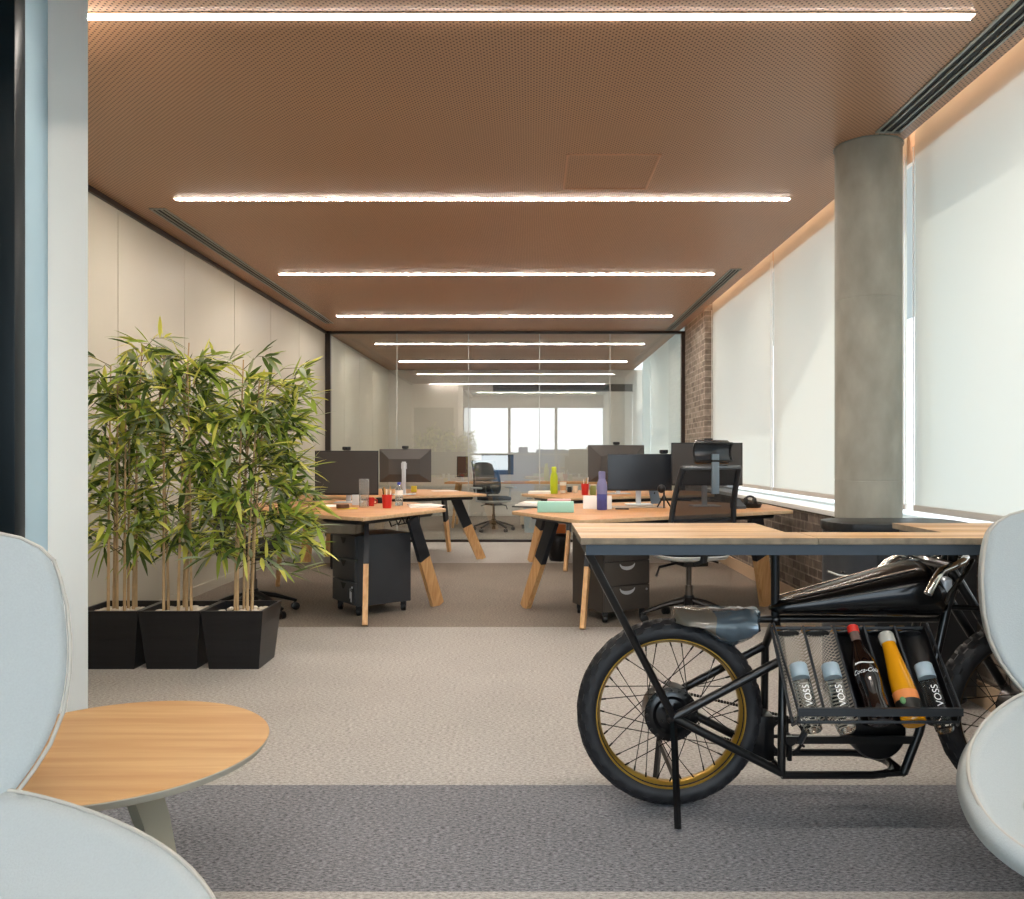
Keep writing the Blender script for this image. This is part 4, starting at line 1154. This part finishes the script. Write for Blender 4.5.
# ================================================================== lounge chairs
def lounge(label, loc, rz):
    """Local: sitter faces -y; origin on the floor under the back waist."""
    t = thing('lounge_chair', label, 'armchair', loc, rz, 'pale two-shell lounge chairs')
    # back shell: polar patch, rounded trapezium outline
    def outline(a):
        # half-width as function of height
        pass
    prof = [(0.0, .215), (.045, .252), (.105, .292), (.18, .317), (.28, .322), (.37, .318), (.44, .300), (.476, .270), (.497, .225), (.511, .15), (.515, .0)]
    def hw(h):
        for (a, wa), (b, wb) in zip(prof, prof[1:]):
            if h <= b: return wa + (wb - wa) * (h - a) / (b - a)
        return 0
    def bp(s, h):
        w = hw(h); x = s * w
        return Vector((x, .02 + .20 * h - .32 * x * x - .0 * s, .50 + h))
    hs = [0, .02, .05, .09, .15, .22, .29, .35, .40, .44, .468, .488, .502, .510, .5135]
    m = MB(); nx = 16
    V = [bp(-1 + 2 * i / nx, h) for h in hs for i in range(nx + 1)]
    Fc = [(j * (nx + 1) + i, j * (nx + 1) + i + 1, (j + 1) * (nx + 1) + i + 1, (j + 1) * (nx + 1) + i) for j in range(len(hs) - 1) for i in range(nx)]
    m.add(V, Fc); m.build('back', M['fabric'], t, recalc=True, solid=.05, offset=0, subsurf=1)
    rim = [bp(-1, h) for h in hs] + [bp(-1 + 2 * i / nx, hs[-1]) for i in range(1, nx)] + [bp(1, h) for h in hs[::-1]]
    m = MB(); m.tube([p + Vector((0, -.024, 0)) for p in rim], .004, 8); m.build('back_piping', M['piping'], t)
    # bucket seat: polar patch between seat centre and raised rim
    N = 72
    CP = [(0, .03, .52), (.12, .03, .512), (.215, 0, .50), (.31, -.13, .485), (.385, -.28, .466), (.43, -.42, .44), (.44, -.54, .405), (.41, -.65, .37), (.33, -.73, .345), (.2, -.775, .33), (0, -.79, .325)]
    CPF = [Vector(p) for p in CP] + [Vector((-p[0], p[1], p[2])) for p in CP[-2:0:-1]]
    def rimp(a):
        n = len(CPF); u = a / (2 * math.pi) * n; i = int(u) % n; f = u - int(u)
        p0, p1, p2, p3 = CPF[i - 1], CPF[i], CPF[(i + 1) % n], CPF[(i + 2) % n]
        return .5 * ((2 * p1) + (p2 - p0) * f + (2 * p0 - 5 * p1 + 4 * p2 - p3) * f * f + (3 * p1 - p0 - 3 * p2 + p3) * f ** 3)
    c0 = Vector((0, -.42, .315))
    m = MB(); nr = 9; V = [c0]
    for r in range(1, nr + 1):
        q = r / nr
        for k in range(N):
            p = rimp(2 * math.pi * k / N); v = c0.lerp(p, q); v.z = c0.z + (p.z - c0.z) * (q ** 2.2); V.append(v)
    Fc = [(0, 1 + k, 1 + (k + 1) % N) for k in range(N)]
    for r in range(nr - 1):
        for k in range(N):
            k2 = (k + 1) % N; Fc.append((1 + r * N + k, 1 + (r + 1) * N + k, 1 + (r + 1) * N + k2, 1 + r * N + k2))
    m.add(V, Fc); o = m.build('seat_shell', M['fabric'], t, recalc=False, solid=.05, subsurf=1, offset=0)
    rp = [rimp(2 * math.pi * k / N) for k in range(N)]
    m = MB(); m.tube([p + Vector((0, 0, .024)) + (c0 - p).normalized() * .012 for p in rp], .0042, 8, closed=True); m.build('seat_piping', M['piping'], t)
    # cushion
    m = MB(); rg = []
    for zz, sc in ((.335, .80), (.345, .93), (.365, 1.0), (.39, .99), (.405, .9), (.413, .7), (.415, .3)):
        ring = []
        for k in range(40):
            a = 2 * math.pi * k / 40; c, s = math.cos(a), math.sin(a)
            ring.append((.33 * sc * abs(c) ** .7 * (1 if c >= 0 else -1), -.50 + .235 * sc * abs(s) ** .7 * (1 if s >= 0 else -1), zz))
        rg.append(ring)
    m.loft(rg); m.build('cushion', M['fabric'], t)
    m = MB(); m.lathe([(.03, .10), (.03, .25), (.12, .29)], 20, Matrix.Translation((0, -.40, 0))); m.build('pedestal', M['lounge_leg'], t)
    for k in range(4):
        a = R(45 + 90 * k); d = Vector((math.cos(a), math.sin(a), 0)); m = MB(); c = Vector((0, -.40, 0))
        m.tube([c + d * .02 + Vector((0, 0, .15)), c + d * .18 + Vector((0, 0, .09)), c + d * .30 + Vector((0, 0, .013))], [.022, .018, .013], 10); m.build('leg', M['lounge_leg'], t)
    return t
lounge('pale grey-blue lounge chair in front of the round coffee table', (-1.16, 1.425, 0), R(40))
lounge('pale grey lounge chair covering the end of the motorcycle table', (1.55, 2.15, 0), R(-20))
# ================================================================== small things on the desks
def lathe_thing(name, label, cat, loc, prof, material, group=None, parts=()):
    t = thing(name, label, cat, loc, 0, group)
    m = MB(); m.lathe(prof, 28, capb=True, capt=True); m.build('body', material, t)
    for pn, pp, pm in parts:
        m = MB(); m.lathe(pp, 24); m.build(pn, pm, t)
    return t
def cup_prof(r0, r1, h, w=.003): return [(r0, 0), (r1, h), (r1 - w, h), (r0 - w, .006)]
def pen_cup(label, loc, r, h, cols, seedv, material):
    lathe_thing('pen_cup', label, 'cup', loc, cup_prof(r * .8, r, h), material)
    rr = random.Random(seedv)
    for k, c in enumerate(cols):
        a = rr.uniform(0, 6.28); b = Vector((loc[0] + .4 * r * math.cos(a), loc[1] + .4 * r * math.sin(a), loc[2] + .008)); e = Vector((loc[0] + .82 * r * math.cos(a), loc[1] + .82 * r * math.sin(a), loc[2] + h + rr.uniform(.03, .07)))
        m = MB(); m.tube([b, e], .0045, 6); o = m.build('pen', c, None)
        tag(o, 'pen standing in ' + ('the red pen cup near the clear vase' if seedv == 1 else 'the red pen cup behind the blue bottle'), 'pen', 'pens in the red cup by the vase' if seedv == 1 else 'pens in the red cup by the lime bottle')
def slab(name, label, cat, loc, rz, sx, sy, sz, material, bev=.002, group=None):
    t = MB(); t.box(-sx / 2, sx / 2, -sy / 2, sy / 2, 0, sz, None, bev); o = t.build(name, material); o.location = loc; o.rotation_euler = (0, 0, rz)
    return tag(o, label, cat, group)
Zd = .7505
# desk by the bamboo
p = at(387, 508, Zd); pen_cup('red pen cup on the desk by the bamboo', p, .041, .105, [M['pen_b'], M['paper'], M['black_plastic'], M['pen_b'], M['paper']], 1, M['red'])
p = at(399, 505.5, Zd)
lathe_thing('water_bottle', 'clear plastic water bottle with blue cap by the red pen cup', 'bottle', p, [(.030, 0), (.033, .006), (.033, .06), (.031, .07), (.033, .08), (.033, .13), (.014, .172)], M['water'], None,
            [('cap', [(.0145, .172), (.0145, .19), (.012, .192)], M['blue_cap']), ('label', [(.0335, .085), (.0335, .125)], M['paper'])])
p = at(364, 507, Zd); lathe_thing('glass_vase', 'tall clear glass vase on the desk by the bamboo', 'vase', p, [(.038, 0), (.041, .225), (.038, .225), (.035, .012)], mat('vase_glass', 'f0f4f4', .03, trans=.9, ior=1.25))
p = at(371, 506, Zd)
t = lathe_thing('red_mug', 'small red mug between the vase and the pen cup', 'mug', p, cup_prof(.026, .03, .07), M['red'])
m = MB(); m.tube([Vector((.028, 0, .055)), Vector((.05, 0, .05)), Vector((.05, 0, .025)), Vector((.027, 0, .018))], .004, 6); m.build('handle', M['red'], t)
p = at(344, 509, Zd)
t = thing('tape_roll', 'brown tape roll lying on a yellow note pad', 'tape', (p.x - .01, p.y, Zd + .006))
m = MB(); m.ring([(.03, 0), (.048, 0), (.048, .03), (.03, .03)], 28); m.build('tape', M['brown'], t)
m = MB(); m.ring([(.027, 0), (.030, 0), (.030, .03), (.027, .03)], 28); m.build('core', M['carton'], t)
slab('note_pad', 'yellow note pad under the brown tape roll', 'notepad', (p.x + .02, p.y + .02, Zd), R(20), .15, .11, .0055, M['yellow'])
p = at(355.5, 505, Zd); slab('phone_stand', 'pale grey card box beside the clear vase', 'box', p, R(10), .055, .03, .085, mat('pale_grey', 'c3c7c9', .5))
p = at(378, 504, Zd); slab('card_reader', 'black gadget box behind the red mug', 'device', (p.x, p.y + .12, Zd), R(0), .07, .05, .05, M['black_plastic'], .006)
p = at(424, 506, Zd)
for k in range(4): slab('document', 'sheet of the white paper pile at the tip of the desk by the bamboo', 'paper', (p.x + .008 * k, p.y - .1 + .01 * k, Zd + .004 * k), R(12 + 6 * k), .21, .297, .0035, M['paper'], .0005, 'white paper pile on the desk tip')
p = at(329, 506, Zd); slab('document', 'white sheet lying on the desk beside the leaves', 'paper', p, R(-25), .21, .297, .003, M['paper'], .0005)
p = at(306, 503.5, Zd); slab('carton_box', 'small light brown carton on the desk by the bamboo', 'box', (p.x, p.y, Zd), R(15), .11, .09, .09, M['carton'])
p = at(414, 492, Zd); slab('memo_block', 'small yellow block behind the silver monitor stand', 'box', (p.x, p.y, Zd), 0, .06, .05, .07, M['yellow'])
p = at(445, 491, Zd); slab('document', 'white sheet on the desk before the glass partition', 'paper', p, R(15), .30, .21, .003, M['paper'], .0005)
# desk with the teal box
p = at(556, 512.5, Zd)
t = thing('teal_box', 'pale teal oblong carton at the desk edge', 'box', (p.x, p.y + .05, Zd), R(-2))
m = MB(); m.box(-.13, .13, -.05, .07, 0, .075, None, .002); m.build('carton', M['teal'], t)
m = MB(); m.box(-.1325, -.1302, -.049, .069, .001, .074); m.build('carton_end', M['teal_dark'], t)
slab('pink_book', 'pink book lying behind the teal box', 'book', at(559, 502.5, Zd), R(-4), .2, .14, .03, M['pink'])
p = at(528, 507.5, Zd)
for k, (mt_, l_) in enumerate(((M['paper_dark'], 'dark folder lowest in the pile left of the teal box'), (M['paper'], 'white magazine in the pile on top of the dark folder'), (M['paper'], 'white magazine topmost of the pile beside the teal box'))):
    slab('magazine', l_, 'magazine', (p.x + .01 * k + .04, p.y + .1 + .01 * k, Zd + .0125 * k), R(-30 + 9 * k), .22, .29, .012, mt_, .001)
p = at(598, 509, Zd)
t = thing('desk_calendar', 'white tent shaped desk calendar behind the blue bottle', 'calendar', (p.x, p.y + .05, Zd), R(-6))
m = MB(); 
for s in (-1, 1): m.box(-.11, .11, -.0012, .0012, 0, .11, Matrix.Translation((0, s * .05, 0)) @ Matrix.Rotation(R(s * 25), 4, 'X'))
m.build('page', M['paper'], t)
m = MB()
for k in range(12): m.ring([(.006, 0), (.0072, 0), (.0072, .0012), (.006, .0012)], 10, Matrix.Translation((-.08 + .0145 * k, .003, .095)) @ Matrix.Rotation(R(90), 4, 'Y'))
m.build('spiral', M['dark_steel'], t)
p = at(601.5, 509.5, Zd)
lathe_thing('sports_bottle', 'blue water bottle in front of the white calendar', 'bottle', (p.x, p.y - .04, Zd), [(.036, 0), (.039, .005), (.039, .12)], M['blue_bottle'], None,
            [('upper_body', [(.039, .12), (.040, .17), (.036, .205), (.026, .232), (.022, .24)], M['blue_clear']), ('cap', [(.026, .236), (.027, .285), (.02, .292)], M['blue_clear'])])
slab('desk_mat', 'grey desk mat in front of the monitor by the tripod', 'mat', at(633, 507, Zd), R(8), .46, .26, .004, M['mat_grey'], .001)
m = MB(); p = at(622, 509.5, Zd); m.tube([(p.x - .05, p.y, .756), (p.x + .05, p.y - .02, .756)], .005, 8); tag(m.build('pen', M['black_plastic']), 'black pen lying at the edge of the grey desk mat', 'pen')
p = at(664, 508, Zd)
t = thing('mini_tripod', 'small black tripod with round microphone on the desk', 'microphone', (p.x, p.y, Zd))
for a in (-100, 20, 140):
    m = MB(); m.tube([(0, 0, .10), (.06 * math.cos(R(a)), .06 * math.sin(R(a)), .005)], [.008, .006], 8); m.build('leg', M['black_plastic'], t)
m = MB(); m.tube([(0, 0, .09), (0, 0, .125), (-.015, 0, .135)], .008, 8); m.build('neck', M['black_plastic'], t)
m = MB(); m.ball((-.02, 0, .15), .034, .034, .034); m.build('head', M['black_plastic'], t)
p = at(656, 504, Zd)
t = thing('tablet', 'blue-grey tablet leaning beside the tripod microphone', 'tablet', (p.x, p.y, Zd), R(20))
m = MB(); T_ = Matrix.Rotation(R(-22), 4, 'X'); m.box(-.045, .045, -.004, .004, .003, .15, T_, .003); m.build('body', M['blue_tablet'], t)
m = MB(); m.tube([(0, .02, .10), (0, .09, .004)], .004, 6); m.build('stand', M['dark_steel'], t)
p = at(750, 507.5, Zd)
t = thing('desk_tray', 'round black tray at the end of the desk near the windows', 'tray', (p.x, p.y, Zd))
m = MB(); m.lathe([(.08, 0), (.095, .035), (.09, .035), (.076, .008)], 28); m.build('bowl', M['black_plastic'], t)
t = thing('headphones', 'black headphones resting in the round black tray', 'headphones', (p.x, p.y, Zd + .009))
for s in (-1, 1):
    m = MB(); m.lathe([(.02, -.014), (.034, -.01), (.034, .01), (.02, .014)], 20, Matrix.Translation((s * .034, 0, .036)) @ Matrix.Rotation(R(90), 4, 'Y')); m.build('ear_cup', M['black_plastic'], t)
m = MB(); m.tube(arc((0, 0, .036), .044, 0, math.pi, 14, 'xz'), .008, 8); m.build('headband', M['black_plastic'], t)
p = at(738, 508.5, Zd); t = thing('desk_phone', 'dark wedge shaped gadget between chair and round tray', 'device', (p.x, p.y, Zd), R(20))
m = MB(); m.loft([[(-.04, -.05, 0), (.04, -.05, 0), (.04, -.05, .02), (-.04, -.05, .02)], [(-.04, .05, 0), (.04, .05, 0), (.04, .05, .075), (-.04, .05, .075)]]); m.build('body', M['grey_plastic'], t)
# desk by the glass partition
p = at(554, 493.8, Zd); lathe_thing('sports_bottle', 'lime green bottle on the desk by the glass', 'bottle', p, [(.036, 0), (.042, .01), (.042, .17), (.036, .21), (.024, .235)], M['lime'], None, [('cap', [(.026, .235), (.027, .285), (.02, .295)], M['lime_cap'])])
slab('white_book', 'white book beside the lime green bottle', 'book', at(540, 493.6, Zd), R(-5), .24, .2, .028, M['paper'])
p = at(563, 493, Zd); lathe_thing('paper_cup', 'paper cup with tan sleeve beside the lime bottle', 'cup', p, [(.028, 0), (.038, .12), (.035, .12), (.026, .006)], M['paper'], None, [('sleeve', [(.032, .03), (.0365, .085)], M['carton'])])
p = at(575.5, 493, Zd); lathe_thing('small_cup', 'small cream cup beside the red pen cup', 'cup', p, cup_prof(.025, .03, .08), M['cream'])
p = at(585, 495, Zd); pen_cup('red pen cup on the desk by the glass', p, .042, .12, [M['paper'], M['black_plastic'], M['pen_b'], M['paper']], 2, M['red'])
p = at(593, 495, Zd); lathe_thing('olive_jar', 'olive glass jar behind the blue bottle', 'jar', p, [(.03, 0), (.034, .02), (.034, .08), (.026, .1)], M['olive'], None, [('lid', [(.028, .1), (.028, .115)], M['cream'])])
p = at(569.5, 492, Zd); slab('dark_box', 'dark little box between the paper cup and cream cup', 'box', p, 0, .05, .05, .06, M['black_plastic'])
# bins on the floor
t = thing('waste_bin', 'waste bin with black liner bag under the desks', 'bin', (.31, 9.12, 0))
m = MB(); rr = random.Random(5); rg = []
for z, r_ in ((0, .10), (.02, .112), (.12, .122), (.22, .130), (.27, .128), (.30, .108), (.305, .09)):
    rg.append([((r_ + rr.uniform(-.008, .008)) * math.cos(2 * math.pi * k / 22), (r_ + rr.uniform(-.008, .008)) * math.sin(2 * math.pi * k / 22), z + rr.uniform(-.004, .004) * (z > .05)) for k in range(22)])
m.loft(rg); m.build('liner_bag', M['bag'], t, sharp=60)
m = MB(); m.box(-.055, .055, -.05, .05, 0, .10, None, .003); o = m.build('snack_carton', [M['orange']]); o.location = (.33, 9.12, .306); tag(o, 'orange snack carton lying on top of the waste bin', 'box')
t = lathe_thing('waste_bin', 'pale blue bin behind the glass partition', 'bin', (-.0, 12.55, 0), cup_prof(.10, .12, .42, .006), M['bin_blue'])
# storage behind left desk, seen under it
t = thing('computer_tower', 'black computer tower on the floor behind the pedestal with keys', 'computer', (-2.0, 8.6, 0), R(10))
m = MB(); m.box(-.09, .09, -.2, .2, .02, .36, None, .006); m.build('case', M['black_plastic'], t)
for sx in (-.07, .07): 
    m = MB(); m.box(sx - .015, sx + .015, -.18, .18, 0, .02); m.build('foot', M['dark_steel'], t)
# desk beyond the glass
t = thing('meeting_table', 'long table behind the glass partition', 'table', (.2, 13.6, 0))
m = MB(); m.box(-1.6, 1.6, -.35, .45, .715, .74, None, .003); m.build('tabletop', M['desk'], t)
for sx in (-1.4, 1.4):
    for sy in (-.28, .38):
        m = MB(); m.tube([(sx, sy, .715), (sx * 1.05, sy * 1.1, 0)], [.03, .02], 8); m.build('leg', M['leg_wood'], t)

# ================================================================== camera, light, world
cam = bpy.data.cameras.new('camera'); co = bpy.data.objects.new('camera', cam); COL.objects.link(co)
co.location = (0, 0, CAMZ); co.rotation_euler = (R(90), 0, 0)
cam.sensor_width = 36; cam.sensor_fit = 'HORIZONTAL'; cam.lens = F / 1024 * 36
cam.shift_x = -(CX - 512) / 1024; cam.shift_y = (CY - 449.5) / 1024
cam.clip_start = .05; cam.clip_end = 400
SC.camera = co

def area(name, loc, rot, sx, sy, power, col):
    l = bpy.data.lights.new(name, 'AREA'); l.shape = 'RECTANGLE'; l.size = sx; l.size_y = sy; l.energy = power; l.color = col
    o = bpy.data.objects.new(name, l); COL.objects.link(o); o.location = loc; o.rotation_euler = rot
    return o
sun = bpy.data.lights.new('sun', 'SUN'); sun.energy = 1.15; sun.angle = R(.8); sun.color = (1, .95, .86)
so = bpy.data.objects.new('sun', sun); COL.objects.link(so)
so.rotation_euler = Vector((-1, 1, -.56)).to_track_quat('-Z', 'Y').to_euler()

w = bpy.data.worlds.new('world'); SC.world = w; w.use_nodes = True
nt = w.node_tree; bg = nt.nodes['Background']
# hazy sky, brightest on the side of the sun (behind the viewer)
tc = nt.nodes.new('ShaderNodeTexCoord'); sp = nt.nodes.new('ShaderNodeSeparateXYZ'); rp = nt.nodes.new('ShaderNodeValToRGB')
nt.links.new(tc.outputs['Generated'], sp.inputs[0]); nt.links.new(sp.outputs[2], rp.inputs[0])
e = rp.color_ramp.elements
e[0].position = 0; e[0].color = lin('dee6ea'); e[1].position = .5; e[1].color = lin('b2d0e8')
nt.links.new(rp.outputs[0], bg.inputs[0])
mr = nt.nodes.new('ShaderNodeMapRange'); mr.inputs['From Min'].default_value = .4; mr.inputs['From Max'].default_value = -.9
mr.inputs['To Min'].default_value = 1.05; mr.inputs['To Max'].default_value = 2.8
nt.links.new(sp.outputs[1], mr.inputs[0]); nt.links.new(mr.outputs[0], bg.inputs[1])

SC.view_settings.view_transform = 'Standard'; SC.view_settings.look = 'None'
SC.view_settings.exposure = 1.25; SC.view_settings.gamma = 1
SC.view_settings.use_curve_mapping = False
SC.cycles.use_denoising = True
SC.cycles.max_bounces = 10; SC.cycles.transparent_max_bounces = 16; SC.cycles.diffuse_bounces = 5
SC.cycles.sample_clamp_indirect = 8
